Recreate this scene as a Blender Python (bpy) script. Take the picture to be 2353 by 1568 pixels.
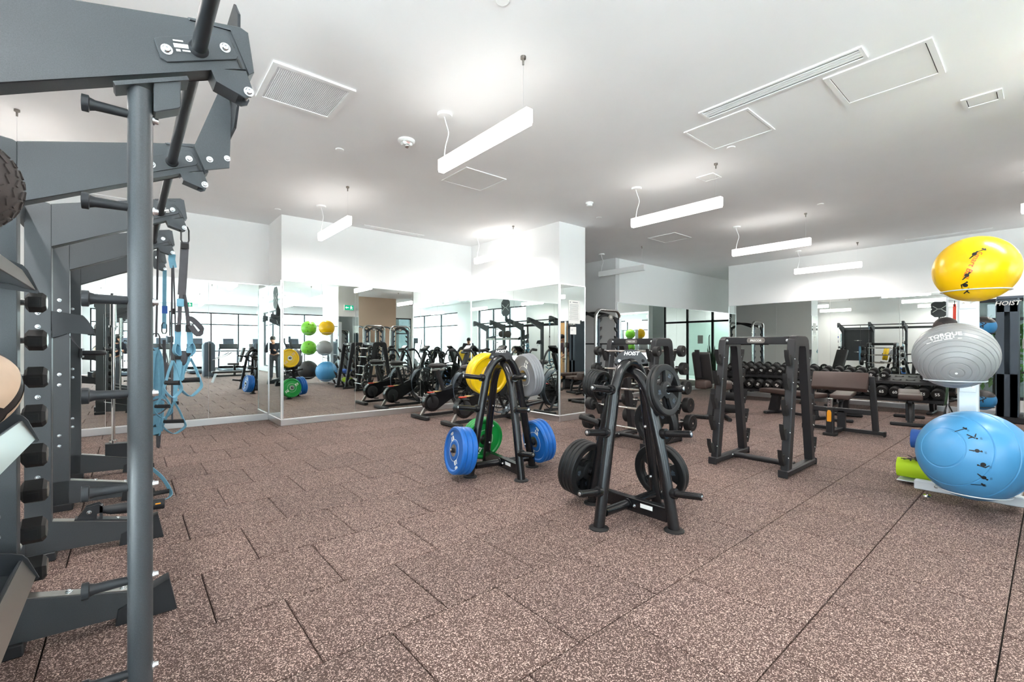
import bpy, bmesh, math, random
from mathutils import Vector, Matrix, Euler
random.seed(7)
PI = math.pi
S = bpy.context.scene
for o in list(bpy.data.objects):
    bpy.data.objects.remove(o)
C = S.collection

# ------------------------------------------------------------------ camera, world, exposure
cam_d = bpy.data.cameras.new('camera')
cam = bpy.data.objects.new('camera', cam_d)
C.objects.link(cam)
cam.location = (0.0, 0.0, 1.27)
cam.rotation_euler = (PI/2, 0.0, -math.radians(40.12))
cam_d.sensor_fit = 'HORIZONTAL'
cam_d.sensor_width = 36.0
cam_d.lens = 16.003
cam_d.shift_y = 11.0/2353.0
cam_d.clip_start = 0.03
S.camera = cam

W = bpy.data.worlds.new('World')
S.world = W
W.use_nodes = True
bg = W.node_tree.nodes['Background']
bg.inputs['Color'].default_value = (0.86, 0.93, 1.0, 1)
bg.inputs['Strength'].default_value = 5.5

sun_d = bpy.data.lights.new('sun', 'SUN')  # added sun, lights the paving outside so it bounces onto the ceiling
sun_d.energy = 95.0
sun_d.angle = math.radians(0.6)
sun_d.color = (1.0, 0.98, 0.97)
sun = bpy.data.objects.new('sun', sun_d)
C.objects.link(sun)
sun.rotation_euler = Vector((-0.32, -0.38, -0.87)).to_track_quat('-Z', 'Y').to_euler()

S.view_settings.view_transform = 'Standard'
S.view_settings.look = 'None'
S.view_settings.gamma = 1.0
S.view_settings.use_curve_mapping = False
S.view_settings.exposure = 0.55
S.cycles.use_denoising = True
S.cycles.max_bounces = 10
S.cycles.diffuse_bounces = 5
S.cycles.glossy_bounces = 6
S.cycles.transparent_max_bounces = 12
S.cycles.sample_clamp_indirect = 60.0
S.cycles.caustics_reflective = True
S.cycles.caustics_refractive = False

LAMP_DOWN, LAMP_UP, LAMP_COL = 24.0, 0.3, (1.0, 0.955, 0.91)

# ------------------------------------------------------------------ materials
def lin(h):
    h = h.lstrip('#')
    out = []
    for i in (0, 2, 4):
        c = int(h[i:i+2], 16)/255.0
        out.append(c/12.92 if c <= 0.04045 else ((c+0.055)/1.055)**2.4)
    return (*out, 1.0)

def mat(name, hexc, rough=0.5, metal=0.0, var=0.0, vscale=6.0, bump=0.0, bscale=400.0, spec=0.5, coat=0.0):
    m = bpy.data.materials.new(name)
    m.use_nodes = True
    nt = m.node_tree
    b = nt.nodes['Principled BSDF']
    c = lin(hexc)
    b.inputs['Base Color'].default_value = c
    b.inputs['Roughness'].default_value = rough
    b.inputs['Metallic'].default_value = metal
    b.inputs['Specular IOR Level'].default_value = spec
    if coat:
        b.inputs['Coat Weight'].default_value = coat
        b.inputs['Coat Roughness'].default_value = 0.15
    if var or bump:
        tc = nt.nodes.new('ShaderNodeTexCoord')
    if var:
        n = nt.nodes.new('ShaderNodeTexNoise')
        n.inputs['Scale'].default_value = vscale
        n.inputs['Detail'].default_value = 3.0
        r = nt.nodes.new('ShaderNodeValToRGB')
        r.color_ramp.elements[0].position = 0.3
        r.color_ramp.elements[1].position = 0.7
        r.color_ramp.elements[0].color = tuple(max(0, x*(1-var)) for x in c[:3]) + (1,)
        r.color_ramp.elements[1].color = tuple(min(1, x*(1+var)) for x in c[:3]) + (1,)
        nt.links.new(tc.outputs['Object'], n.inputs['Vector'])
        nt.links.new(n.outputs['Fac'], r.inputs['Fac'])
        nt.links.new(r.outputs['Color'], b.inputs['Base Color'])
    if bump:
        n2 = nt.nodes.new('ShaderNodeTexNoise')
        n2.inputs['Scale'].default_value = bscale
        n2.inputs['Detail'].default_value = 2.0
        bp = nt.nodes.new('ShaderNodeBump')
        bp.inputs['Strength'].default_value = bump
        bp.inputs['Distance'].default_value = 0.002
        nt.links.new(tc.outputs['Object'], n2.inputs['Vector'])
        nt.links.new(n2.outputs['Fac'], bp.inputs['Height'])
        nt.links.new(bp.outputs['Normal'], b.inputs['Normal'])
    return m

def emit(name, hexc, strength):
    m = bpy.data.materials.new(name)
    m.use_nodes = True
    nt = m.node_tree
    nt.nodes.remove(nt.nodes['Principled BSDF'])
    e = nt.nodes.new('ShaderNodeEmission')
    e.inputs['Color'].default_value = lin(hexc)
    e.inputs['Strength'].default_value = strength
    nt.links.new(e.outputs['Emission'], nt.nodes['Material Output'].inputs['Surface'])
    return m

def glass(name, tint, refl=0.08):
    m = bpy.data.materials.new(name)
    m.use_nodes = True
    nt = m.node_tree
    nt.nodes.remove(nt.nodes['Principled BSDF'])
    t = nt.nodes.new('ShaderNodeBsdfTransparent')
    t.inputs['Color'].default_value = lin(tint)
    g = nt.nodes.new('ShaderNodeBsdfGlossy')
    g.inputs['Roughness'].default_value = 0.02
    mx = nt.nodes.new('ShaderNodeMixShader')
    mx.inputs['Fac'].default_value = refl
    nt.links.new(t.outputs['BSDF'], mx.inputs[1])
    nt.links.new(g.outputs['BSDF'], mx.inputs[2])
    nt.links.new(mx.outputs['Shader'], nt.nodes['Material Output'].inputs['Surface'])
    return m

def tile_material():
    m = bpy.data.materials.new('speckled_rubber')
    m.use_nodes = True
    nt = m.node_tree
    N, L = nt.nodes, nt.links
    b = N['Principled BSDF']
    b.inputs['Roughness'].default_value = 0.75
    b.inputs['Specular IOR Level'].default_value = 0.35
    g = N.new('ShaderNodeNewGeometry')
    oi = N.new('ShaderNodeObjectInfo')
    wv = N.new('ShaderNodeTexNoise')
    wv.inputs['Scale'].default_value = 140.0
    wv.inputs['Detail'].default_value = 1.0
    L.new(g.outputs['Position'], wv.inputs['Vector'])
    ad = N.new('ShaderNodeVectorMath'); ad.operation = 'MULTIPLY_ADD'
    ad.inputs[1].default_value = (0.006, 0.006, 0.006)
    L.new(wv.outputs['Color'], ad.inputs[0])
    L.new(g.outputs['Position'], ad.inputs[2])
    n1 = N.new('ShaderNodeTexVoronoi')
    n1.inputs['Scale'].default_value = 270.0
    L.new(ad.outputs['Vector'], n1.inputs['Vector'])
    sp = N.new('ShaderNodeSeparateColor')
    L.new(n1.outputs['Color'], sp.inputs['Color'])
    r1 = N.new('ShaderNodeValToRGB')
    r1.color_ramp.elements[0].position = 0.52
    r1.color_ramp.elements[1].position = 0.92
    e = r1.color_ramp.elements.new(0.76); e.color = (0.22, 0.22, 0.22, 1)
    e = r1.color_ramp.elements.new(0.84); e.color = (0.75, 0.75, 0.75, 1)
    L.new(sp.outputs['Red'], r1.inputs['Fac'])
    n2 = N.new('ShaderNodeTexNoise')
    n2.inputs['Scale'].default_value = 1.1
    n2.inputs['Detail'].default_value = 2.0
    L.new(g.outputs['Position'], n2.inputs['Vector'])
    hue = N.new('ShaderNodeMix'); hue.data_type = 'RGBA'
    hue.inputs['A'].default_value = lin('#4d3931')
    hue.inputs['B'].default_value = lin('#493836')
    L.new(n2.outputs['Fac'], hue.inputs['Factor'])
    mx = N.new('ShaderNodeMix'); mx.data_type = 'RGBA'
    L.new(r1.outputs['Color'], mx.inputs['Factor'])
    L.new(hue.outputs['Result'], mx.inputs['A'])
    mx.inputs['B'].default_value = lin('#cdb3a8')
    hs = N.new('ShaderNodeHueSaturation')
    mr = N.new('ShaderNodeMapRange')
    mr.inputs['To Min'].default_value = 0.90
    mr.inputs['To Max'].default_value = 1.08
    L.new(oi.outputs['Random'], mr.inputs['Value'])
    L.new(mr.outputs['Result'], hs.inputs['Value'])
    L.new(mx.outputs['Result'], hs.inputs['Color'])
    L.new(hs.outputs['Color'], b.inputs['Base Color'])
    bp = N.new('ShaderNodeBump')
    bp.inputs['Strength'].default_value = 0.35
    bp.inputs['Distance'].default_value = 0.003
    L.new(sp.outputs['Green'], bp.inputs['Height'])
    L.new(bp.outputs['Normal'], b.inputs['Normal'])
    return m

M = dict(
    ceiling=mat('white_ceiling_paint', '#f1f1f2', 0.9, var=0.015, vscale=1.5, bump=0.05, bscale=90),
    wall=mat('white_wall_paint', '#f3f3f3', 0.85, var=0.01, vscale=1.2, bump=0.04, bscale=120),
    greywall=mat('grey_wall_paint', '#d8d8d8', 0.85, var=0.02, vscale=1.2),
    beige=mat('beige_wall_paint', '#d2b8a2', 0.85, var=0.03, vscale=1.0),
    mirror=mat('silvered_mirror', '#dfe6e3', 0.0, 1.0),
    alu=mat('brushed_aluminium', '#e6e8ea', 0.3, 1.0, bump=0.03, bscale=60),
    tile=tile_material(),
    slab=mat('dark_subfloor', '#1b1614', 0.95, var=0.1),
    white=mat('white_enamel', '#f2f2f2', 0.4, var=0.01),
    panelw=mat('white_access_panel', '#efefef', 0.8, var=0.01),
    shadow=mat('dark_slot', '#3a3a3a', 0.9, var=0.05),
    led=emit('led_diffuser', '#fffaf2', 5.0),
    opal=emit('opal_lit_side', '#fffaf2', 2.5),
    rig=mat('charcoal_powder_coat', '#45494d', 0.4, 0.2, var=0.14, vscale=420, bump=0.12, bscale=900),
    rigd=mat('black_powder_coat', '#2c2f33', 0.45, 0.2, var=0.05, vscale=3, bump=0.12, bscale=900),
    steel=mat('zinc_bolt_steel', '#dfe3e6', 0.25, 1.0, var=0.03),
    strip=mat('stainless_strip', '#b8b4ae', 0.3, 1.0, bump=0.03),
    chrome=mat('polished_chrome', '#d8d8d6', 0.12, 1.0, var=0.02),
    black=mat('gloss_black_paint', '#141518', 0.26, 0.2, var=0.05, coat=0.3),
    satin=mat('satin_black_paint', '#232326', 0.45, 0.1, var=0.06, bump=0.06, bscale=700),
    rubber=mat('black_rubber', '#161617', 0.6, var=0.1, vscale=14, bump=0.1, bscale=300),
    iron=mat('black_iron_plate', '#1a1c1e', 0.5, 0.2, var=0.08, vscale=12, bump=0.15, bscale=250),
    pad=mat('dark_brown_vinyl', '#4b3b36', 0.5, var=0.05, vscale=8, bump=0.08, bscale=350),
    padblack=mat('black_vinyl', '#2b2a2b', 0.45, var=0.05, vscale=8, bump=0.08, bscale=350),
    slam=mat('brown_black_slam_ball_rubber', '#4a4341', 0.7, var=0.12, vscale=10, bump=0.2, bscale=200),
    tan=mat('tan_leather', '#d9bda4', 0.5, var=0.04, vscale=14, bump=0.15, bscale=120),
    bl_blue=mat('blue_bumper_rubber', '#1a66b8', 0.38, var=0.05, vscale=9),
    bl_green=mat('green_bumper_rubber', '#12953e', 0.38, var=0.05, vscale=9),
    bl_yellow=mat('yellow_bumper_rubber', '#e8bf00', 0.4, var=0.03, vscale=9),
    bl_grey=mat('grey_bumper_rubber', '#85878c', 0.42, var=0.03, vscale=9),
    b_yellow=mat('yellow_ball_vinyl', '#efbd05', 0.28, var=0.02),
    b_grey=mat('grey_ball_vinyl', '#8e9092', 0.33, var=0.02),
    b_blue=mat('sky_blue_ball_vinyl', '#4c94c6', 0.33, var=0.03),
    b_green=mat('green_ball_vinyl', '#74bd33', 0.3, var=0.03),
    med_blue=mat('blue_medicine_ball', '#2f7fb4', 0.5, var=0.05),
    lime=mat('lime_foam_mat', '#bfe01e', 0.7, var=0.03),
    navy=mat('blue_foam_mat', '#2f5fae', 0.7, var=0.04),
    teal=mat('sky_blue_webbing', '#6a9db4', 0.7, var=0.06, vscale=30),
    web=mat('charcoal_webbing', '#45454a', 0.75, var=0.06, vscale=30),
    foam=mat('black_foam_grip', '#202022', 0.8, var=0.06, bump=0.2, bscale=300),
    rackw=mat('pale_silver_paint', '#d5dbe0', 0.38, 0.3, var=0.02),
    ink=mat('black_ink_print', '#15171a', 0.6, var=0.02),
    wink=mat('white_ink_print', '#f3f3ee', 0.6, var=0.02),
    badge=mat('silver_badge', '#8b8681', 0.35, 0.8, var=0.04),
    orange=mat('orange_lever', '#f2a01e', 0.4, var=0.03),
    yellowp=mat('yellow_plastic', '#f3b71a', 0.4, var=0.03),
    red=mat('red_rubber', '#d8402c', 0.5, var=0.04),
    paper=mat('white_paper', '#f0efec', 0.8, var=0.01),
    textgrey=mat('grey_print', '#8b8b90', 0.8, var=0.02),
    wood=mat('oak_veneer', '#b98a4e', 0.5, var=0.12, vscale=4),
    frame=mat('dark_window_frame', '#2a2c30', 0.5, 0.3, var=0.05),
    pane=glass('clear_window_glass', '#f4fbfb', 0.06),
    tealglass=glass('green_tinted_glass', '#e0f5f0', 0.08),
    machine=mat('slate_machine_paint', '#4b5560', 0.4, 0.3, var=0.04),
    screen=mat('dark_console_screen', '#3d4650', 0.15, var=0.05),
    exitg=emit('lit_exit_sign_green', '#1ea67c', 1.2),
    exitw=emit('lit_exit_sign_white', '#f4fffb', 2.0),
    leaf=mat('plant_green', '#2f4a33', 0.5, var=0.2, vscale=10),
    shrub=mat('shrub_green', '#7fae5a', 0.6, var=0.3, vscale=8),
    concrete=mat('pale_paving', '#c6c6c7', 0.8, var=0.05),
    pot=mat('grey_planter', '#6d6a66', 0.7, var=0.06),
    skin=mat('skin', '#b98a70', 0.55, var=0.04),
    hair=mat('black_hair', '#17130f', 0.6, var=0.1),
    shirt=mat('maroon_shirt_cloth', '#3a1f28', 0.85, var=0.08),
    hoodie=mat('navy_hoodie_cloth', '#20242f', 0.85, var=0.08),
    khaki=mat('khaki_cloth', '#b49470', 0.85, var=0.06),
    jeans=mat('grey_trouser_cloth', '#4a4d52', 0.85, var=0.06),
    shoe=mat('dark_shoe', '#26262a', 0.6, var=0.06),
    wedge=mat('wooden_label_plate', '#c8a66a', 0.5, var=0.08),
)

# ------------------------------------------------------------------ mesh helpers
class MB:
    def __init__(s):
        s.bm = bmesh.new()
    def _xf(s, vs, X):
        if X is not None:
            bmesh.ops.transform(s.bm, matrix=X, verts=vs)
    def box(s, c, d, X=None, bev=0.0, seg=1):
        r = bmesh.ops.create_cube(s.bm, size=1.0)
        vs = r['verts']
        bmesh.ops.scale(s.bm, vec=Vector(d), verts=vs)
        if bev:
            es = list({e for v in vs for e in v.link_edges})
            rr = bmesh.ops.bevel(s.bm, geom=es, offset=bev, segments=seg, affect='EDGES', profile=0.5)
            vs = list({v for f in rr['faces'] for v in f.verts} | {v for v in vs if v.is_valid})
        bmesh.ops.translate(s.bm, vec=Vector(c), verts=vs)
        s._xf(vs, X)
        return s
    def beam(s, p, q, w, h, up=(0, 0, 1), bev=0.0):
        """box section from p to q; w across, h along 'up'"""
        p, q = Vector(p), Vector(q)
        z = (q-p); L = z.length; z.normalize()
        u = Vector(up); x = u.cross(z)
        if x.length < 1e-5:
            x = Vector((1, 0, 0)).cross(z)
        x.normalize(); y = z.cross(x)
        X = Matrix((x, y, z)).transposed().to_4x4()
        X.translation = (p+q)/2
        return s.box((0, 0, 0), (w, h, L), X, bev)
    def tube(s, pts, r, n=12, cap=True, closed=False):
        pts = [Vector(p) for p in pts]
        rs = r if isinstance(r, (list, tuple)) else [r]*len(pts)
        m = len(pts)
        t = []
        for i in range(m):
            if closed:
                d = pts[(i+1) % m]-pts[i-1]
            else:
                d = pts[min(i+1, m-1)]-pts[max(i-1, 0)]
            t.append(d.normalized())
        a = Vector((0, 0, 1)) if abs(t[0].z) < 0.9 else Vector((1, 0, 0))
        nrm = (a - t[0]*a.dot(t[0])).normalized()
        rings = []
        for i in range(m):
            nrm = (nrm - t[i]*nrm.dot(t[i]))
            if nrm.length < 1e-6:
                nrm = t[i].orthogonal()
            nrm.normalize()
            b = t[i].cross(nrm)
            rings.append([s.bm.verts.new(pts[i]+(nrm*math.cos(2*PI*j/n)+b*math.sin(2*PI*j/n))*rs[i]) for j in range(n)])
        for i in range(m if closed else m-1):
            A, B = rings[i], rings[(i+1) % m]
            for j in range(n):
                s.bm.faces.new((A[j], A[(j+1) % n], B[(j+1) % n], B[j]))
        if cap and not closed:
            s.bm.faces.new(list(reversed(rings[0])))
            s.bm.faces.new(rings[-1])
        return s
    def cyl(s, p, q, r, n=12, r2=None):
        return s.tube([p, q], [r, r if r2 is None else r2], n)
    def ribbon(s, pts, w, t, wd):
        """flat strap along pts; wd = width direction"""
        pts = [Vector(p) for p in pts]
        wd = Vector(wd).normalized()
        rings = []
        for i, p in enumerate(pts):
            d = (pts[min(i+1, len(pts)-1)]-pts[max(i-1, 0)]).normalized()
            ww = (wd-d*wd.dot(d))
            ww = ww.normalized() if ww.length > 1e-4 else d.orthogonal().normalized()
            nn = d.cross(ww)
            rings.append([s.bm.verts.new(p+ww*a*w/2+nn*b*t/2) for a, b in ((-1, -1), (1, -1), (1, 1), (-1, 1))])
        for A, B in zip(rings, rings[1:]):
            for j in range(4):
                s.bm.faces.new((A[j], A[(j+1) % 4], B[(j+1) % 4], B[j]))
        s.bm.faces.new(list(reversed(rings[0]))); s.bm.faces.new(rings[-1])
        return s
    def lathe(s, prof, n=24, X=None, closed=True):
        """profile of (r, z) turned about z; closed joins last to first"""
        rings = []
        for r, z in prof:
            if r < 1e-6:
                rings.append([s.bm.verts.new((0, 0, z))])
            else:
                rings.append([s.bm.verts.new((r*math.cos(2*PI*j/n), r*math.sin(2*PI*j/n), z)) for j in range(n)])
        k = len(rings)
        for i in range(k if closed else k-1):
            A, B = rings[i], rings[(i+1) % k]
            for j in range(n):
                if len(A) == 1 and len(B) == 1:
                    continue
                if len(A) == 1:
                    s.bm.faces.new((A[0], B[(j+1) % n], B[j]))
                elif len(B) == 1:
                    s.bm.faces.new((A[j], A[(j+1) % n], B[0]))
                else:
                    s.bm.faces.new((A[j], A[(j+1) % n], B[(j+1) % n], B[j]))
        s._xf([v for R in rings for v in R], X)
        return s
    def prism(s, poly, d, X=None, bev=0.0):
        """2D polygon in local xy, extruded 0..d along z"""
        lo = [s.bm.verts.new((x, y, 0)) for x, y in poly]
        hi = [s.bm.verts.new((x, y, d)) for x, y in poly]
        n = len(poly)
        fs = [s.bm.faces.new(list(reversed(lo))), s.bm.faces.new(hi)]
        for i in range(n):
            fs.append(s.bm.faces.new((lo[i], lo[(i+1) % n], hi[(i+1) % n], hi[i])))
        vs = lo+hi
        if bev:
            es = list({e for f in fs[:2] for e in f.edges})
            rr = bmesh.ops.bevel(s.bm, geom=es, offset=bev, segments=1, affect='EDGES')
            vs = list({v for f in rr['faces'] for v in f.verts} | {v for v in vs if v.is_valid})
        s._xf(vs, X)
        return s
    def prism_uz(s, poly, v0, v1, bev=0.0):
        """polygon given as (x, z), between y=v0 and y=v1"""
        X = Matrix(((1, 0, 0, 0), (0, 0, -1, v1), (0, 1, 0, 0), (0, 0, 0, 1)))
        return s.prism(poly, v1-v0, X, bev)
    def sphere(s, c, r, nu=32, nv=16, X=None, sc=(1, 1, 1)):
        prof = [(r*math.sin(PI*i/nv), -r*math.cos(PI*i/nv)) for i in range(nv+1)]
        prof[0] = (0, -r); prof[-1] = (0, r)
        T = Matrix.Translation(Vector(c)) @ Matrix.Diagonal((*sc, 1))
        return s.lathe(prof, nu, T if X is None else X @ T, closed=False)
    def ring(s, c, R, r, X=None, n=32, m=8):
        prof = [(R+r*math.cos(2*PI*i/m), r*math.sin(2*PI*i/m)) for i in range(m)]
        T = Matrix.Translation(Vector(c))
        return s.lathe(prof, n, T if X is None else T @ X)
    def data(s, name, m, smooth=True):
        bmesh.ops.recalc_face_normals(s.bm, faces=s.bm.faces[:])
        me = bpy.data.meshes.new(name)
        s.bm.to_mesh(me); s.bm.free()
        if smooth:
            me.polygons.foreach_set('use_smooth', [True]*len(me.polygons))
            me.set_sharp_from_angle(angle=math.radians(32))
        me.materials.append(m)
        return me
    def build(s, name, m, parent=None, smooth=True):
        return link(name, s.data(name, m, smooth), parent)

def link(name, me, parent=None, loc=None, rot=None):
    o = bpy.data.objects.new(name, me)
    C.objects.link(o)
    if parent is not None:
        o.parent = parent
    if loc is not None:
        o.location = loc
    if rot is not None:
        o.rotation_euler = rot
    return o

def tag(o, label, cat, group=None):
    o['label'] = label; o['category'] = cat
    if group:
        o['group'] = group
    return o

def thing(name, label, cat, loc=(0, 0, 0), rot=(0, 0, 0), group=None):
    o = bpy.data.objects.new(name, None)
    C.objects.link(o)
    o.empty_display_size = 0.1
    o.location = loc; o.rotation_euler = rot
    return tag(o, label, cat, group)

def struct(o):
    o['kind'] = 'structure'
    return o

KIDS = {}
def dup(root, loc=None, rot=None, label=None, group=None):
    r = root.copy(); C.objects.link(r)
    if loc is not None: r.location = loc
    if rot is not None: r.rotation_euler = rot
    if label: r['label'] = label
    if group: r['group'] = group
    for ch in root.children:
        c = ch.copy(); C.objects.link(c); c.parent = r
        for g in ch.children:
            d = g.copy(); C.objects.link(d); d.parent = c
    return r

TXT = {}
def text_mesh(s, size, m, depth=0.002, bold=0.0, shear=0.0, space=1.0):
    key = (s, size, m.name, depth, bold, shear, space)
    if key in TXT:
        return TXT[key]
    cu = bpy.data.curves.new('lettering', 'FONT')
    cu.body = s; cu.size = size; cu.extrude = depth/2; cu.offset = bold
    cu.shear = shear; cu.space_character = space
    cu.align_x = 'CENTER'; cu.align_y = 'CENTER'
    cu.resolution_u = 2
    t = bpy.data.objects.new('lettering', cu)
    C.objects.link(t)
    dg = bpy.context.evaluated_depsgraph_get()
    me = bpy.data.meshes.new_from_object(t.evaluated_get(dg))
    bpy.data.objects.remove(t); bpy.data.curves.remove(cu)
    me.materials.clear(); me.materials.append(m)
    TXT[key] = me
    return me

def facing(n, up=(0, 0, 1)):
    """rotation matrix whose +z is n and whose +y leans to up (for text and plates)"""
    z = Vector(n).normalized(); u = Vector(up)
    x = u.cross(z); x.normalize(); y = z.cross(x)
    return Matrix((x, y, z)).transposed()

def text(name, s, size, m, parent, loc, n, up=(0, 0, 1), roll=0.0, **kw):
    R = facing(n, up).to_4x4() @ Matrix.Rotation(roll, 4, 'Z')
    o = link(name, text_mesh(s, size, m, **kw), parent)
    o.matrix_local = Matrix.Translation(Vector(loc)) @ R
    return o

def arc(c, r, a0, a1, n, ax=0, ay=2):
    out = []
    for i in range(n+1):
        a = a0+(a1-a0)*i/n
        p = list(c); p[ax] += r*math.cos(a); p[ay] += r*math.sin(a)
        out.append(tuple(p))
    return out

def smooth_path(pts, n=6):
    """Catmull-Rom through pts"""
    P = [Vector(p) for p in pts]
    P = [P[0]*2-P[1]]+P+[P[-1]*2-P[-2]]
    out = []
    for i in range(1, len(P)-2):
        a, b, c, d = P[i-1:i+3]
        for k in range(n):
            t = k/n
            out.append(0.5*((2*b)+(c-a)*t+(2*a-5*b+4*c-d)*t*t+(-a+3*b-3*c+d)*t*t*t))
    out.append(P[-2])
    return out
# ================================================================== THE ROOM
# x runs along the mirrored front wall, y runs from the camera towards it
H = 3.35
floor = struct(MB().box((7.2, -0.4, -0.045), (17.6, 19.4, 0.05)).build('floor', M['slab']))
TU, TV = 0.585, 0.5825

def tile_mesh(mb, x, y, w=TU, d=TV, g=0.003, e=0.005, dz=0.0):
    x0, x1, y0, y1 = x+g, x+w-g, y+g, y+d-g
    a = [mb.bm.verts.new(p) for p in ((x0, y0, -.02), (x1, y0, -.02), (x1, y1, -.02), (x0, y1, -.02))]
    b = [mb.bm.verts.new(p) for p in ((x0, y0, dz-e*.8), (x1, y0, dz-e*.8), (x1, y1, dz-e*.8), (x0, y1, dz-e*.8))]
    c = [mb.bm.verts.new(p) for p in ((x0+e, y0+e, dz), (x1-e, y0+e, dz), (x1-e, y1-e, dz), (x0+e, y1-e, dz))]
    for i in range(4):
        j = (i+1) % 4
        mb.bm.faces.new((a[i], a[j], b[j], b[i]))
        mb.bm.faces.new((b[i], b[j], c[j], c[i]))
    mb.bm.faces.new(c)

m1 = MB(); tile_mesh(m1, 0, 0)
tile_me = m1.data('floor_tile', M['tile'], smooth=False)
cells = []
sT, cT = math.sin(math.radians(40.12)), math.cos(math.radians(40.12))
for j in range(-18, 16):
    v0 = 0.14+TV*j
    off = 0.31 if j % 2 == 0 else 0.6
    for i in range(-4, 28):
        u0 = off+TU*i
        uc, vc = u0+TU/2, v0+TV/2
        if not (-1.75 < uc < 16.0 and -10.0 < vc < 9.3):
            continue
        d = uc*sT+vc*cT
        X = uc*cT-vc*sT
        seen = d > 0.9 and -1.22 < X/d < 1.22 and uc < 12.0
        if uc < 1.85: seen &= vc < 8.7
        elif uc < 5.5: seen &= vc < 7.9
        elif uc < 6.2: seen &= vc < 5.35
        elif uc > 8.8: seen &= vc < 6.75
        cells.append((0 if seen else 1, d if seen else 50+abs(d), u0, v0))
cells.sort()
rest = MB()
for n, (f, d, u0, v0) in enumerate(cells):
    if f == 0 and n < 298:
        link('floor_tile', tile_me, floor, (u0, v0, random.uniform(-.0006, .0006)))
    else:
        tile_mesh(rest, u0, v0)
o = rest.build('far_floor_tiles', M['tile'], floor, smooth=False); o['kind'] = 'stuff'

ceiling = struct(MB().box((7.2, -0.4, H+0.06), (17.6, 19.4, 0.12)).build('ceiling', M['ceiling'], smooth=False))

def wall(name, x0, x1, y0, y1, m='wall', z0=0.0, z1=H):
    return struct(MB().box(((x0+x1)/2, (y0+y1)/2, (z0+z1)/2), (x1-x0, y1-y0, z1-z0)).build(name, M[m], smooth=False))

wall('wall_front', -1.75, 1.85, 8.68, 9.2)
wall('wall_front_bay', 1.85, 5.5, 7.85, 9.2)
wall('wall_pillar', 5.5, 6.15, 5.3, 9.2)
wall('wall_alcove_back', 6.15, 8.8, 8.9, 9.2, 'greywall')
wall('wall_alcove_side', 8.8, 8.95, 6.65, 9.2, 'greywall')
wall('wall_front_right', 8.95, 16.0, 6.65, 9.2)
wall('wall_far_side', 15.85, 16.0, -10.0, 3.6)

def wall_with_openings(name, axis, a0, a1, lo, hi, openings, m='wall'):
    """wall slab along one axis with rectangular holes (s0, s1, z0, z1)"""
    mb = MB()
    def add(s0, s1, z0, z1):
        if s1-s0 < 1e-4 or z1-z0 < 1e-4: return
        if axis == 'y':
            mb.box(((a0+a1)/2, (s0+s1)/2, (z0+z1)/2), (a1-a0, s1-s0, z1-z0))
        else:
            mb.box(((s0+s1)/2, (a0+a1)/2, (z0+z1)/2), (s1-s0, a1-a0, z1-z0))
    s = lo
    for s0, s1, z0, z1 in sorted(openings):
        add(s, s0, 0, H); add(s0, s1, 0, z0); add(s0, s1, z1, H); s = s1
    add(s, hi, 0, H)
    return struct(mb.build(name, M[m], smooth=False))

WIN = []
def window(axis, a, s0, s1, z0, z1, mull, trans, inward):
    """frame, mullions and panes filling one opening"""
    n = len(WIN)+1
    f = MB(); t = 0.055
    def bx(p0, p1, q0, q1, th):
        c = ((p0+p1)/2, (q0+q1)/2); d = (p1-p0, q1-q0)
        if axis == 'y': f.box((a, c[0], c[1]), (th, d[0], d[1]))
        else: f.box((c[0], a, c[1]), (d[0], th, d[1]))
    bx(s0, s1, z0, z0+t, .08); bx(s0, s1, z1-t, z1, .08)
    bx(s0, s0+t, z0, z1, .08); bx(s1-t, s1, z0, z1, .08)
    for mm in mull: bx(mm-t/2, mm+t/2, z0, z1, .07)
    for tt in trans: bx(s0, s1, tt-t/2, tt+t/2, .06)
    w = struct(f.build('window_%d' % n, M['frame'], smooth=False))
    xs = [s0]+list(mull)+[s1]; zs = [z0]+list(trans)+[z1]
    for i in range(len(xs)-1):
        for k in range(len(zs)-1):
            p = MB(); e = .02
            dx, dz = xs[i+1]-xs[i]-2*e, zs[k+1]-zs[k]-2*e
            c = ((xs[i]+xs[i+1])/2, (zs[k]+zs[k+1])/2)
            if axis == 'y': p.box((a, c[0], c[1]), (.008, dx, dz))
            else: p.box((c[0], a, c[1]), (dx, .008, dz))
            p.build('window_pane', M['pane'], w, smooth=False)
    WIN.append(w)

# left wall: daylight windows behind and beside the rig
wall_with_openings('wall_left', 'y', -1.75, -1.55, -10.0, 8.68, [(-8.6, -3.4, .25, 2.95), (-1.7, 1.7, .25, 2.95)])
window('y', -1.65, -8.6, -3.4, .25, 2.95, (-6.9, -5.1), (2.3,), 1)  # unseen extra window put in to help the daylight
window('y', -1.65, -1.7, 1.7, .25, 2.95, (-.6, .55), (2.3,), 1)
# back wall: the long glazed wall seen in the mirrors
wall_with_openings('wall_back', 'x', -10.2, -10.0, -1.75, 16.0, [(-1.3, 0.9, .12, 2.95), (1.5, 11.6, .12, 2.95)], 'greywall')
window('x', -10.1, -1.3, 0.9, .12, 2.95, (-.2,), (2.35, 1.0), 1)
window('x', -10.1, 1.5, 11.6, .12, 2.95, (3.2, 4.4, 5.8, 7.2, 8.6, 10.1), (2.35, 1.0), 1)  # right end widened beyond the seen glazing to let in more daylight
# right wall with the mirror, a window past it
wall_with_openings('wall_right', 'y', 12.0, 12.2, -10.0, 5.45, [(-9.6, -1.9, .25, 2.95), (-.36, .95, .3, 2.12)])
window('y', 12.1, -9.6, -1.9, .25, 2.95, (-7.6, -5.6, -3.7), (2.3,), -1)  # unseen window added behind the camera to brighten the ceiling
window('y', 12.1, -.36, .95, .3, 2.12, (), (1.75,), -1)
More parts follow.
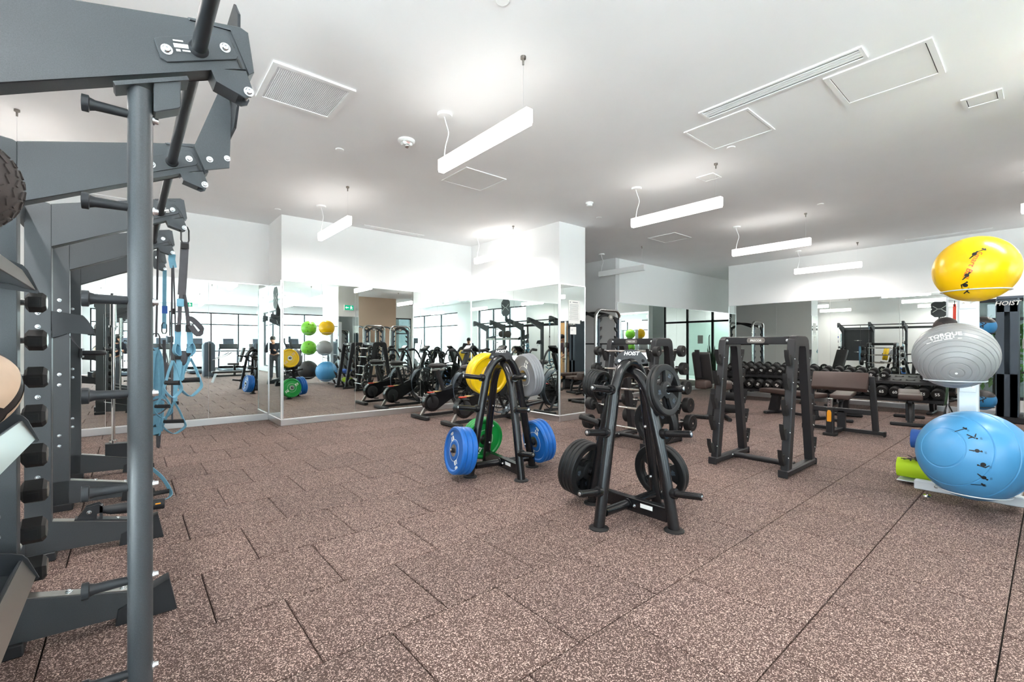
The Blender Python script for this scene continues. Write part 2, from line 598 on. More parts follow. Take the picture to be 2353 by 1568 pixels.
# free-standing mirrored column and a beige partition behind the camera
wall('column', 5.62, 6.35, -2.1, -.42)
wall('wall_partition', 7.3, 9.1, -3.3, -3.12, 'beige')
wall_with_openings('wall_partition_glazed', 'x', -6.2, -6.05, 8.7, 12.0, [(9.0, 11.4, .2, 2.7)])
window('x', -6.12, 9.0, 11.4, .2, 2.7, (10.0,), (1.9,), 1)

# ---- mirrors
def mirror(label, axis, a, n, edges, z0=.115, z1=2.3, group=None):
    """panels on the plane axis=a; n = +-1 the side it faces; edges = seam positions"""
    mid = (edges[0]+edges[-1])/2
    loc = (a, mid, 0) if axis == 'x' else (mid, a, 0)
    t = thing('wall_mirror', label, 'mirror', loc, group=group)
    for s0, s1 in zip(edges, edges[1:]):
        p = MB(); w = s1-s0-.004; c = (s0+s1)/2-mid
        if axis == 'x': p.box((n*.004, c, (z0+z1)/2), (.006, w, z1-z0))
        else: p.box((c, n*.004, (z0+z1)/2), (w, .006, z1-z0))
        p.build('mirror_panel', M['mirror'], t, smooth=False)
    tr = MB()
    L = edges[-1]-edges[0]
    for zz, hh in ((z1+.006, .012), ):
        if axis == 'x': tr.box((n*.006, 0, zz), (.012, L, hh))
        else: tr.box((0, n*.006, zz), (L, .012, hh))
    tr.build('top_trim', M['alu'], t, smooth=False)
    for e in (edges[0], edges[-1]):
        q = MB()
        if axis == 'x': q.box((n*.006, e-mid, (z0+z1)/2), (.014, .016, z1-z0))
        else: q.box((e-mid, n*.006, (z0+z1)/2), (.016, .014, z1-z0))
        q.build('edge_trim', M['alu'], t, smooth=False)
    return t

mirror('tall wall mirror behind the charcoal training rig at far left', 'y', 8.68, -1, [-1.5, -.25, .98, 1.84])
mirror('narrow return mirror on the corner beside the rig mirror', 'x', 1.85, -1, [7.86, 8.66])
mirror('wide wall mirror on the protruding bay reflecting the coloured balls', 'y', 7.85, -1, [1.87, 3.03, 4.3, 5.49])
mirror('wall mirror behind the air bikes on the side of the pillar', 'x', 5.5, -1, [5.31, 6.47, 7.84])
mirror('narrow mirror on the pillar end with the paper notice on it', 'y', 5.3, -1, [5.51, 6.14])
mirror('wall mirror behind the loaded barbell rack', 'y', 6.65, -1, [8.86, 10.2, 11.5, 13.1, 15.8])
mirror('long wall mirror behind the dumbbell racks', 'x', 12.0, -1, [1.15, 2.0, 3.2, 4.3, 5.44])
mirror('mirror on the side of the square column behind the ball rack', 'x', 5.62, -1, [-2.09, -.43])
mirror('mirror on the front of the square column behind the ball rack', 'y', -.42, 1, [5.63, 6.34])

def baseboard(name, p0, p1, n, h=.1):
    (x0, y0), (x1, y1) = p0, p1
    struct(MB().box(((x0+x1)/2+n[0]*.008, (y0+y1)/2+n[1]*.008, h/2+.002), (abs(x1-x0)+.016*abs(n[0]), abs(y1-y0)+.016*abs(n[1]), h), bev=.003).build(name, M['alu'], smooth=False))
baseboard('baseboard_front', (-1.55, 8.68), (1.834, 8.68), (0, -1))
baseboard('baseboard_return', (1.85, 7.834), (1.85, 8.66), (-1, 0))
baseboard('baseboard_bay', (1.85, 7.85), (5.484, 7.85), (0, -1))
baseboard('baseboard_pillar_side', (5.5, 5.284), (5.5, 7.83), (-1, 0))
baseboard('baseboard_pillar_end', (5.5, 5.3), (6.15, 5.3), (0, -1))
baseboard('baseboard_front_right', (8.8, 6.65), (15.85, 6.65), (0, -1))
baseboard('baseboard_right', (12.0, -.44), (12.0, 5.45), (-1, 0))
baseboard('baseboard_column', (5.62, -2.1), (5.62, -.43), (-1, 0))

# ---- glazed entrance beyond the right-hand wall (seen in a mirror)
fr = MB()
for y in (3.62, 4.55, 5.5, 6.6):
    fr.box((15.9, y, 1.5), (.06, .07, 3.0))
for z in (2.15, 2.96):
    fr.box((15.9, 5.1, z), (.06, 3.0, .07))
gd = struct(fr.build('door_1', M['frame'], smooth=False))
for y0, y1, mm in ((3.62, 4.55, 'pane'), (4.55, 5.5, 'tealglass'), (5.5, 6.6, 'tealglass')):
    MB().box((15.9, (y0+y1)/2, 1.08), (.012, y1-y0-.1, 2.06)).build('glass_leaf', M[mm], gd, smooth=False)
    MB().box((15.9, (y0+y1)/2, 2.55), (.012, y1-y0-.1, .72)).build('transom_pane', M['pane'], gd, smooth=False)
MB().tube([(15.84, 5.42, .75), (15.80, 5.42, .8), (15.80, 5.42, 1.6), (15.84, 5.42, 1.65)], .014, 8).build('door_handle', M['frame'], gd)
MB().box((15.885, 5.05, 1.5), (.004, .2, .3)).build('door_notice', M['paper'], gd, smooth=False)
# lobby behind the glazed entrance
wall('wall_lobby', 18.4, 18.5, 3.0, 7.2)
wall('wall_lobby_end', 16.0, 18.5, 7.1, 7.2)
wall('wall_lobby_side', 16.0, 18.5, 3.0, 3.1)
struct(MB().box((17.25, 5.1, H+.06), (2.5, 4.2, .12)).build('ceiling_lobby', M['ceiling'], smooth=False))
struct(MB().box((17.25, 5.1, -.03), (2.5, 4.2, .06)).build('floor_lobby', M['panelw'], smooth=False))
struct(MB().box((6, 0, -.13), (110, 110, .1)).build('added_bounce_paving', M['concrete'], smooth=False))  # unseen pale ground added to reflect sunlight up through the windows

# ---- oak door on the right wall near the back, seen in the pillar mirror
dm = MB().box((11.97, -.98, 1.06), (.05, .92, 2.1), bev=.004)
od = struct(dm.build('door_2', M['wood'], smooth=False))
MB().box((11.955, -.98, 2.13), (.04, 1.06, .06)).box((11.955, -1.47, 1.07), (.04, .06, 2.14)).box((11.955, -.49, 1.07), (.04, .06, 2.14)).build('door_frame', M['frame'], od, smooth=False)
MB().cyl((11.94, -.6, 1.0), (11.89, -.6, 1.0), .012).cyl((11.89, -.6, 1.0), (11.89, -.74, 1.0), .01).build('door_handle', M['chrome'], od)

# ---- shrubs outside the right-hand window
for k, (x, y, s) in enumerate(((13.5, .75, .95), (13.6, -.95, 1.1))):
    random.seed(40+k)
    lf = MB()
    for i in range(420):
        a, b = random.uniform(0, 2*PI), random.uniform(-.9, PI/2)
        rr = s*(.75+.3*random.random())*.62
        c = Vector((rr*math.cos(a)*math.cos(b), rr*math.sin(a)*math.cos(b), 1.15*s+rr*1.3*math.sin(b)))
        X = Matrix.Translation(c) @ Euler((random.uniform(0, 6), random.uniform(0, 6), random.uniform(0, 6))).to_matrix().to_4x4()
        lf.prism([(-.09, 0), (0, -.035), (.09, 0), (0, .035)], .003, X)
    t = thing('garden_shrub', ('bushy green shrub outside the right window, %s' % ('nearer the mirror end', 'farther from the mirror')[k]), 'shrub', (x, y, -.02), group='shrubs outside the window')
    f = lf.build('foliage', M['shrub'], t, smooth=False); f['kind'] = 'stuff'
    MB().tube([(0, 0, 0), (.02, .01, .5*s), (0, 0, 1.2*s)], [.035, .028, .012], 8).build('stem', M['pot'], t)
struct(MB().box((13.8, -.3, -.06), (1.4, 6.5, .06)).build('garden_bed', M['concrete'], smooth=False))
random.seed(11)

# ================================================================== LIGHTS AND CEILING FITTINGS
def pendant(label, u, v, on=True, group=None):
    """1.2 m linear pendant running along y, housing 2.84-2.955 m"""
    t = thing('pendant_light', label, 'pendant lamp', (u, v, 2.84), group=group)
    MB().box((0, 0, .065), (.062, 1.2, .1), bev=.003).build('housing', M['opal'] if on else M['white'], t, smooth=False)
    MB().box((0, 0, .0075), (.056, 1.19, .015), bev=.002).build('diffuser', M['led'] if on else M['white'], t, smooth=False)
    MB().box((0, 0, .1165), (.04, 1.16, .003)).build('uplight_lens', M['led'] if on else M['white'], t, smooth=False)
    MB().lathe([(0, .488), (.062, .488), (.066, .497), (.066, .51), (0, .51)], 24, Matrix.Translation((0, .53, 0)), closed=False).build('canopy', M['white'], t)
    MB().tube(smooth_path([(0, .54, .49), (.012, .525, .42), (.02, .5, .33), (.004, .525, .22), (0, .54, .116)], 5), .0045, 8).build('power_cord', M['white'], t)
    MB().cyl((0, -.53, .116), (0, -.53, .47), .0012, 6).build('suspension_wire', M['alu'], t)
    MB().lathe([(0, .45), (.007, .45), (.008, .485), (.02, .492), (.02, .51), (0, .51)], 16, Matrix.Translation((0, -.53, 0)), closed=False).build('ceiling_anchor', M['badge'], t)
    if on:
        for nm, z, rx, e in (('lamp_down', -.004, 0, LAMP_DOWN), ('lamp_up', .122, PI, LAMP_UP)):
            d = bpy.data.lights.new(nm, 'AREA')
            d.shape = 'RECTANGLE'; d.size = .05; d.size_y = 1.18
            d.energy = e; d.color = LAMP_COL
            lo = bpy.data.objects.new(nm, d); C.objects.link(lo)
            lo.parent = t; lo.location = (0, 0, z); lo.rotation_euler = (rx, 0, 0)
    return t
seen = {(2.17, 2.98): 'lit white linear pendant nearest the camera, beside the round smoke alarm',
        (5.12, 3.0): 'lit white linear pendant above the iron plate tree, in front of the pillar',
        (8.12, 3.02): 'lit white linear pendant left of the yellow ball, larger one of the right pair',
        (11.2, 3.05): 'lit white linear pendant farthest right, hung before the dumbbell wall mirror',
        (2.19, 6.46): 'lit white linear pendant hung before the bay mirror at left',
        (5.1, 6.55): 'lit white linear pendant hung close to the pillar side wall'}
for (u, v), lb in seen.items():
    pendant(lb, u, v)
pendant('added linear pendant brightening the lobby behind the glass door', 17.0, 5.1)  # unseen lamp added to light the lobby behind the glass
pendant('second added linear pendant brightening the back of the lobby behind glass', 17.9, 5.1)  # second unseen lamp, added to make the lobby brighter
pendant('lit white linear pendant above the far rig arms by the front wall', -.75, 6.4)
pendant('lit white linear pendant above the near rig arms', -.75, 2.95)
pendant('unlit white linear pendant hung in the grey alcove', 8.2, 6.05, on=False)
for i, u in enumerate((-.75, 2.17, 5.12, 8.12, 11.0)):
    for j, v in enumerate((-.5, -4.0, -7.5)):
        if j == 0:
            u, v = (4.9, v) if 5.0 < u < 5.3 else (u, -.36 if u > 8 else v)
        pendant('lit pendant behind the camera, %s from the left windows in the %s row' % (('first', 'second', 'third', 'fourth', 'fifth')[i], ('nearest', 'middle', 'farthest')[j]), u, v, group='pendants behind the camera')

def ceil_panel(label, x0, x1, y0, y1, fr=.035):
    t = thing('access_panel', label, 'ceiling panel', ((x0+x1)/2, (y0+y1)/2, H))
    w, d = x1-x0, y1-y0
    MB().box((0, 0, -.003), (w-2*fr-.012, d-2*fr-.012, .006)).build('panel_leaf', M['panelw'], t, smooth=False)
    f = MB()
    f.box((0, d/2-fr/2, -.005), (w, fr, .01)).box((0, -d/2+fr/2, -.005), (w, fr, .01))
    f.box((w/2-fr/2, 0, -.005), (fr, d-2*fr, .01)).box((-w/2+fr/2, 0, -.005), (fr, d-2*fr, .01))
    f.build('panel_frame', M['white'], t, smooth=False)
    MB().box((0, 0, -.0008), (w-2*fr, d-2*fr, .0014)).build('panel_gap', M['shadow'], t, smooth=False)
ceil_panel('large square ceiling access panel right of the long slot vent', 4.13, 4.74, .52, 1.15)
ceil_panel('square ceiling access panel left of the long slot vent end', 4.13, 4.74, 1.71, 2.31, .02)
ceil_panel('small ceiling access panel at the right edge of the room view', 5.38, 5.62, .26, .5, .03)
ceil_panel('faint flush ceiling access panel below the nearest pendant', 3.0, 3.6, 4.38, 4.93, .012)
ceil_panel('tiny ceiling access panel beside the pendant above the iron plate tree', 5.36, 5.58, 2.62, 2.83, .015)
ceil_panel('faint ceiling access panel behind the pendant over the barbell racks', 7.65, 8.25, 4.45, 5.02, .012)

# return-air grille: frame, fins, dark box
t = thing('ceiling_return_grille', 'square ceiling return grille with fine mesh beside the rig arms', 'air vent', (1.11, 3.95, H))
f = MB(); w = .61; fr = .04
f.box((0, w/2-fr/2, -.008), (w, fr, .016)).box((0, -w/2+fr/2, -.008), (w, fr, .016)).box((w/2-fr/2, 0, -.008), (fr, w-2*fr, .016)).box((-w/2+fr/2, 0, -.008), (fr, w-2*fr, .016))
f.build('grille_frame', M['white'], t, smooth=False)
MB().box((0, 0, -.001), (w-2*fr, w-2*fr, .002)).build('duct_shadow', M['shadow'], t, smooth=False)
g = MB(); k = 40
for i in range(1, k):
    x = -(w/2-fr)+i*(w-2*fr)/k
    g.box((x, 0, -.0065), (.0055, w-2*fr, .009)).box((0, x, -.0065), (w-2*fr, .0055, .009))
o = g.build('grille_mesh', M['panelw'], t, smooth=False); o['kind'] = 'stuff'

def slot_vent(label, x0, x1, y0, y1, slots, along):
    t = thing('slot_vent', label, 'air vent', ((x0+x1)/2, (y0+y1)/2, H))
    w, d = x1-x0, y1-y0
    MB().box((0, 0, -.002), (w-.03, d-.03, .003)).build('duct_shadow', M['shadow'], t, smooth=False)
    f = MB(); b = .022
    f.box((0, d/2-b/2, -.006), (w, b, .012)).box((0, -d/2+b/2, -.006), (w, b, .012)).box((w/2-b/2, 0, -.006), (b, d-2*b, .012)).box((-w/2+b/2, 0, -.006), (b, d-2*b, .012))
    f.build('vent_frame', M['white'], t, smooth=False)
    W_ = (w if along == 'y' else d)-2*b
    for i in range(slots-1):
        p = -W_/2+(i+1)*W_/slots
        s = MB().box((p, 0, -.006) if along == 'y' else (0, p, -.006), (W_/slots*.62, d-2*b, .01) if along == 'y' else (w-2*b, W_/slots*.62, .01))
        s.build('vent_slat', M['panelw'], t, smooth=False)
slot_vent('long four-slot ceiling air vent at upper right', 3.88, 4.06, .85, 2.03, 4, 'y')
slot_vent('dark narrow ceiling slot vent along the bay mirror wall', 3.09, 4.25, 7.6, 7.72, 4, 'x')
slot_vent('thin ceiling slot vent above the yellow ball', 11.62, 11.74, .67, 1.86, 3, 'y')
slot_vent('dark ceiling slot vent above the rig near the front wall', -.6, .15, 8.42, 8.54, 4, 'x')

def disc(name, label, cat, u, v, prof, m, extra=None):
    t = thing(name, label, cat, (u, v, H))
    MB().lathe(prof, 28, closed=False).build('base', M[m], t)
    if extra:
        extra(t)
def horn(t):
    MB().box((.0, -.005, -.04), (.1, .07, .03), bev=.008).build('strobe_body', M['white'], t)
    MB().sphere((.0, -.015, -.058), .028, 14, 8).build('strobe_lens', M['chrome'], t)
    text('lettering', 'FIRE', .02, M['red'], t, (0, -.0402, -.038), (0, -1, 0))
disc('fire_alarm', 'round white ceiling fire alarm with strobe left of nearest pendant', 'fire alarm', 2.15, 4.21, [(0, 0), (.085, 0), (.085, -.014), (.07, -.028), (0, -.03)], 'white', horn)
disc('smoke_detector', 'small white smoke detector on the ceiling before the pillar', 'smoke detector', 5.12, 4.33, [(0, 0), (.055, 0), (.055, -.014), (.042, -.02), (.042, -.045), (.03, -.055), (0, -.055)], 'white')
for lb, u, v in (('flat white sprinkler cover right of the smoke detector', 5.83, 4.73),
                 ('flat white sprinkler cover on the ceiling left of the fire alarm', 1.71, 4.86),
                 ('flat white sprinkler cover beside the square access panel near the long vent', 4.83, 2.17),
                 ('flat white sprinkler cover above the yellow ball on the ceiling', 7.76, 2.19),
                 ('flat white sprinkler cover at the top edge above the nearest pendant', 1.72, 2.13),
                 ('flat white sprinkler cover near the rig mirror corner', 1.74, 7.6)):
    disc('sprinkler_cover', lb, 'sprinkler', u, v, [(0, 0), (.042, 0), (.042, -.006), (.036, -.01), (0, -.01)], 'white')

# exit signs
def exit_sign(label, loc, n, hang=0):
    t = thing('exit_sign', label, 'exit sign', loc)
    t.rotation_euler = facing(n).to_euler()
    MB().box((0, 0, 0), (.34, .2, .04), bev=.004).build('sign_case', M['white'], t, smooth=False)
    MB().box((0, 0, .021), (.31, .17, .003)).build('sign_face', M['exitg'], t, smooth=False)
    a = MB()
    a.prism([(.0, .012), (.07, .012), (.07, .04), (.12, 0), (.07, -.04), (.07, -.012), (0, -.012)], .003, Matrix.Translation((.02, 0, .0225)))
    a.build('arrow', M['exitw'], t, smooth=False)
    p = MB()
    p.lathe([(0, 0), (.014, 0), (.014, .003), (0, .003)], 14, Matrix.Translation((-.07, .052, .0225)), closed=False)
    for q in ([(-.085, .03), (-.05, .035), (-.055, -.01), (-.085, -.005)], [(-.085, 0), (-.07, 0), (-.1, -.06), (-.115, -.055)], [(-.065, 0), (-.055, -.005), (-.035, -.035), (-.05, -.062), (-.06, -.055), (-.05, -.035)], [(-.085, .03), (-.12, .01), (-.115, .0), (-.08, .015)], [(-.055, .033), (-.025, .012), (-.03, .004), (-.055, .02)]):
        p.prism(q, .003, Matrix.Translation((0, 0, .0225)))
    p.build('running_figure', M['exitw'], t, smooth=False)
    if hang:
        MB().cyl((0, .1, 0), (0, .1+hang, 0), .008, 8).build('hanging_rod', M['white'], t)
exit_sign('green lit exit sign on the square mirrored column', (5.98, -.38, 2.62), (0, 1, 0))
exit_sign('green lit exit sign hanging from the ceiling by the back windows', (1.9, -6.0, 3.0), (0, 1, 0), .22)
# ================================================================== TRAINING RIG (left)
rig = thing('training_rig', 'charcoal steel training rig with overhead arms along the left side', 'training rig', (-.4, 2.2, 0))
R0 = Vector(rig.location)
def rp(mb, name, m, parent=None, smooth=True, y=0.0):
    o = mb.build(name, M[m], parent or rig, smooth)
    if parent is None:
        o.location = Vector((0, y, 0))-R0
    return o
def rlink(name, me, y, parent=None):
    o = link(name, me, parent or rig)
    if parent is None:
        o.location = Vector((0, y, 0))-R0
    return o

VK = [1.68+1.085*k for k in range(-1, 5)]
T = .036
up_me = MB().prism_uz([(-.46, .05), (-.348, .05), (-.348, 2.105), (-.362, 2.113), (-.42, 2.122), (-.46, 2.113)], -T, T, bev=.003).data('upright', M['rig'])
arm_me = MB().prism_uz([(-.35, 1.855), (-.35, 2.11), (.135, 2.238), (.25, 2.25), (.288, 2.142), (.25, 2.137)], -T, T, bev=.003).data('arm', M['rig'])
cap_me = MB().prism_uz([(.134, 2.24), (.268, 2.27), (.29, 2.262), (.307, 2.142), (.292, 2.128), (.243, 2.25), (.138, 2.232)], -T-.004, T+.004, bev=.002).data('arm_end_cap', M['rig'])
plate_me = MB().prism_uz([(.055, 2.141), (.07, 2.092), (.085, 2.086), (.256, 2.163), (.262, 2.174), (.238, 2.222), (.225, 2.226), (.07, 2.152)], -T-.007, -T, bev=.001).prism_uz([(.055, 2.141), (.07, 2.092), (.085, 2.086), (.256, 2.163), (.262, 2.174), (.238, 2.222), (.225, 2.226), (.07, 2.152)], T, T+.007).data('bar_mount_plate', M['rig'])
hb = MB()
for y0, y1 in ((-T, -T+.006), (T-.006, T)):
    hb.prism_uz([(.19, 2.112), (.205, 2.078), (.282, 2.055), (.3, 2.064), (.306, 2.08), (.285, 2.14)], y0, y1)
hb.prism_uz([(.19, 2.112), (.205, 2.078), (.265, 2.06), (.266, 2.066), (.209, 2.083), (.197, 2.114)], -T+.006, T-.006)
hook_me = hb.data('strap_hook_bracket', M['rig'])
def bolt_mesh(r):
    """washer, dome head and socket on a -y facing plane"""
    return MB().lathe([(0, 0), (r, 0), (r, .003), (r*.72, .0032), (r*.7, .008), (r*.55, .011), (r*.3, .0115), (r*.26, .007), (0, .007)], 16, Matrix.Rotation(PI/2, 4, 'X'), closed=False).data('bolt', M['steel'])
bolt_b, bolt_s = bolt_mesh(.0145), bolt_mesh(.0125)
def bolt(me, parent, x, y, z, off=True):
    o = link('bolt', me, parent)
    o.location = Vector((x, y, z))
    return o
foot_me = MB().prism_uz([(-.46, .05), (-.46, .235), (-.348, .226), (.15, .105), (.15, .03), (-.03, .03), (-.05, .04)], -T, T, bev=.003).data('foot', M['rig'])
fstrip_me = MB().beam((-.345, 0, .2275), (.12, 0, .115), .055, .004, up=(.24, 0, 1)).data('foot_strip', M['strip'])
fend_me = MB().prism_uz([(-.045, .0), (-.035, .075), (.135, .15), (.15, .155), (.18, .0)], -T-.006, T+.006, bev=.002).data('foot_end_block', M['rigd'])
slots = [(.233, 2.222, .25, 2.196), (.262, 2.165, .272, 2.141)]
slot_me = MB()
for a, b, c, d in slots:
    slot_me.beam((a, -T-.0052, b), (c, -T-.0052, d), .006, .002, up=(0, 1, 0))
slot_me = slot_me.data('cap_slot', M['shadow'])

for k, v in enumerate(VK):
    near = v < 1.0
    u_ = rlink('upright', up_me, v)
    if not near:
        for z in ((1.463, 1.382) if k == 3 else (1.62, 1.54)) + (1.05, .97, .58, .5):
            bolt(bolt_s, u_, -.404, -T, z)
    a_ = rlink('arm', arm_me, v)
    c_ = rlink('arm_end_cap', cap_me, v)
    link('cap_slot', slot_me, c_)
    p_ = rlink('bar_mount_plate', plate_me, v)
    for x, z in ((.084, 2.12), (.227, 2.185)):
        bolt(bolt_b, p_, x, -T-.007, z)
    if k in (1, 3):
        s = MB().beam((.1, -T-.0075, 2.140), (.137, -T-.0075, 2.150), .001, .011, up=(0, 0, 1)).beam((.098, -T-.0075, 2.1535), (.122, -T-.0075, 2.160), .001, .004).beam((.106, -T-.0075, 2.128), (.116, -T-.0075, 2.131), .001, .006).beam((.121, -T-.0075, 2.133), (.14, -T-.0075, 2.138), .001, .004)
        o = s.build('rating_sticker', M['wink'], p_, smooth=False)
        if k == 3:
            o.location.x = .07; o.location.z = .028
    h_ = rlink('strap_hook_bracket', hook_me, v)
    bolt(bolt_b, h_, .292, -T-.0005, 2.076)
    MB().cyl((.292, -T, 2.076), (.292, T, 2.076), .007, 10).build('hook_pin', M['steel'], h_)
    f_ = rlink('foot', foot_me, v)
    st = link('foot_strip', fstrip_me, f_)
    for x in (() if k in (3, 5) else (-.2, -.02)):
        b = bolt(bolt_b, f_, x, 0, .229-(x+.345)*.242)
        b.rotation_euler = (-PI/2, 0, 0)
    rlink('foot_end_block', fend_me, v)
    rp(MB().box((-.404, v, .027), (.15, .12, .05), bev=.004), 'upright_base', 'rigd')

# pull-up bars between neighbouring arms
for v0, v1 in zip(VK, VK[1:]):
    b = rp(MB().cyl((.16, v0+T+.006, 2.154), (.16, v1-T-.006, 2.154), .0195, 18), 'pull_up_bar', 'rigd')
    MB().lathe([(.0195, 0), (.026, 0), (.022, .008), (.0195, .012)], 18, Matrix.Translation((.16, v1-T-.008, 2.154)) @ Matrix.Rotation(PI/2, 4, 'X')).build('weld_collar', M['rigd'], b)
# back rails tying the uprights together
for z, h in ((2.03, .09), (.1, .08)):
    rp(MB().box((-.47, (VK[0]+VK[-1])/2, z), (.03, VK[-1]-VK[0], h), bev=.003), 'back_rail', 'rig')
# black rebound board between the two far stations
bd = rp(MB().box((-.44, 5.48, 1.3), (.025, 1.0, 1.36), bev=.004), 'rebound_board', 'rigd')
for z in (1.0, 1.5):
    em = MB().prism([(-.16, .004), (-.03, .004), (-.02, .016), (.02, .016), (.03, .004), (.16, .004), (.03, -.006), (0, -.018), (-.03, -.006)], .002)
    o = em.build('printed_emblem', M['wink'], bd, smooth=False)
    o.matrix_local = Matrix.Translation((-.427, 5.48, z)) @ facing((1, 0, 0)).to_4x4()

# tall fin on the second arm carrying the double hexagon wall-ball target
fin = rp(MB().prism_uz([(.246, 2.25), (.29, 2.142), (.395, 2.18), (.4, 2.34), (.404, 2.5), (.38, 2.56), (.35, 2.56)], -.006, .006, bev=.001), 'target_fin', 'rig', y=VK[2]-T-.014)
for x, z in ((.31, 2.2), (.385, 2.225)):
    bolt(bolt_b, fin, x, -.006, z)
rp(MB().beam((.39, VK[2], 2.2), (.39, VK[2], 2.7), .06, .016, up=(1, 0, 0), bev=.003), 'target_post', 'rig')
hx = [(.0, .31), (.13, .31), (.24, .2), (.24, .05), (.2, 0), (.24, -.05), (.24, -.2), (.13, -.31), (-.13, -.31), (-.24, -.2), (-.24, -.05), (-.2, 0), (-.24, .05), (-.24, .2), (-.13, .31)]
tg = MB().prism(hx, .012, bev=.002).build('wall_ball_target', M['rigd'], rig)
tg.matrix_local = Matrix.Translation(Vector((.402, VK[2]+.0, 2.67))-R0) @ facing((1, 0, 0)).to_4x4()
xm = MB()
for sx in (-1, 1):
    for sz in (-1, 1):
        xm.beam((sx*.06, sz*.015, .013), (sx*.19, sz*.12, .013), .003, .014, up=(0, 1, 0))
xm.box((0, 0, .013), (.12, .014, .003))
xm.build('target_mark', M['wink'], tg, smooth=False)

# near vertical post with storage pegs, hung under the nearest arm
PX, PY = .026, 1.68
post = rp(MB().cyl((PX, PY, .004), (PX, PY, 2.0), .0288, 28).lathe([(.0288, .004), (.07, .004), (.07, .014), (.0288, .014)], 24, Matrix.Translation((PX, PY, 0))), 'peg_post', 'rig')
rp(MB().beam((-.03, PY, 1.985), (.135, PY, 2.062), .072, .011, up=(-.45, 0, 1)), 'post_flange', 'rig')
rp(MB().prism_uz([(.055, 1.94), (.055, 2.022), (.118, 2.05), (.118, 1.972), (.112, 1.966), (.06, 1.938)], PY-.03, PY+.03, bev=.002), 'post_gusset', 'rig')
for i in range(8):
    z = 1.925-.2635*i
    pg = rp(MB().tube([(PX-.02, PY, z), (PX-.095, PY, z), (PX-.106, PY, z), (PX-.108, PY, z), (PX-.122, PY, z), (PX-.123, PY, z)], [.0115, .0135, .017, .022, .022, .02], 18), 'storage_peg', 'rigd')
    MB().tube([(PX+.027, PY, z-.002), (PX+.032, PY, z-.002), (PX+.033, PY, z-.002), (PX+.041, PY, z-.002)], [.012, .012, .009, .008], 12).build('peg_bolt', M['steel'], pg)

# sloped ball shelves between the first two bays
for i, zb in enumerate((1.495, .89, .33)):
    y0, y1 = .62, 2.66
    sh = rp(MB().prism_uz([(-.29, zb), (-.33, zb+.08), (-.335, zb+.08), (-.36, zb+.03), (-.82, zb+.1), (-.82, zb+.094), (-.355, zb+.02), (-.3, zb)], y0, y1), 'ball_shelf', 'rig')
    lipm = MB().beam((-.3085, (y0+y1)/2, zb+.041), (-.3083, (y0+y1)/2, zb+.042), .001, .001)
    l = MB()
    l.prism_uz([(-.2895, zb+.001), (-.3275, zb+.0785), (-.3255, zb+.0795), (-.2875, zb+.002)], y0, y1)
    lipm.bm.free()
    l.build('shelf_lip', M['strip'], sh)
    MB().prism_uz([(-.84, zb+.06), (-.84, zb+.24), (-.36, zb+.115), (-.325, zb+.1), (-.31, zb+.08), (-.278, zb-.005), (-.283, zb-.012), (-.3, zb-.01)], y1, y1+.008, bev=.001).build('shelf_end_plate', M['rigd'], sh)
    MB().prism_uz([(-.84, zb+.06), (-.84, zb+.24), (-.36, zb+.115), (-.325, zb+.1), (-.31, zb+.08), (-.278, zb-.005), (-.283, zb-.012), (-.3, zb-.01)], y0-.008, y0).build('shelf_end_plate', M['rigd'], sh)
    MB().box((-.6, (y0+y1)/2, zb+.035), (.04, y1-y0, .03)).build('shelf_rib', M['rig'], sh)

# dumbbell rail on the far side of the second upright
rail = rp(MB().box((-.405, 2.835, 1.0), (.03, .05, 1.75), bev=.002).box((-.44, 2.86, 1.0), (.02, .03, 1.75)), 'dumbbell_rail', 'rig')
HZ = [1.465, 1.295, 1.128, .954, .777, .617, .441, .266]
for z in HZ:
    MB().prism_uz([(-.425, z-.04), (-.385, z-.04), (-.385, z-.02), (-.395, z-.026), (-.415, z-.026), (-.425, z-.02)], 2.83, 3.03).box((-.405, 3.02, z-.012), (.04, .012, .055)).build('dumbbell_cradle', M['rigd'], rail)

# spotter catch on the third upright, with its lanyard
hd = rp(MB().prism_uz([(-.35, 1.476), (-.213, 1.456), (-.195, 1.43), (-.17, 1.385), (-.158, 1.337), (-.27, 1.349), (-.344, 1.314)], VK[3]-.045, VK[3]-.038, bev=.002).prism_uz([(-.35, 1.476), (-.213, 1.456), (-.195, 1.43), (-.17, 1.385), (-.158, 1.337), (-.27, 1.349), (-.344, 1.314)], VK[3]+.038, VK[3]+.045).prism_uz([(-.35, 1.36), (-.2, 1.37), (-.162, 1.345), (-.166, 1.338), (-.2, 1.36), (-.35, 1.345)], VK[3]-.038, VK[3]+.038), 'bar_catch', 'rigd')
MB().tube(smooth_path([(-.28, VK[3]-.045, 1.345), (-.26, VK[3]-.06, 1.31), (-.235, VK[3]-.07, 1.27), (-.225, VK[3]-.06, 1.255), (-.24, VK[3]-.05, 1.275), (-.265, VK[3]-.045, 1.335)], 5), .0025, 6).build('pin_lanyard', M['web'], hd)
# rounded dip handle on the last station
rp(MB().tube(smooth_path([(-.34, VK[5]-.06, 1.2), (-.24, VK[5]-.06, 1.2), (-.195, VK[5]-.03, 1.2), (-.185, VK[5]+.03, 1.2), (-.195, VK[5]+.09, 1.2), (-.24, VK[5]+.12, 1.2), (-.34, VK[5]+.12, 1.2)], 4), .024, 14).box((-.345, VK[5]+.03, 1.2), (.02, .26, .09), bev=.003), 'dip_handle', 'rigd')

# cables / stall-bar rungs in the bay behind the camera (seen in the mirrors)
pass

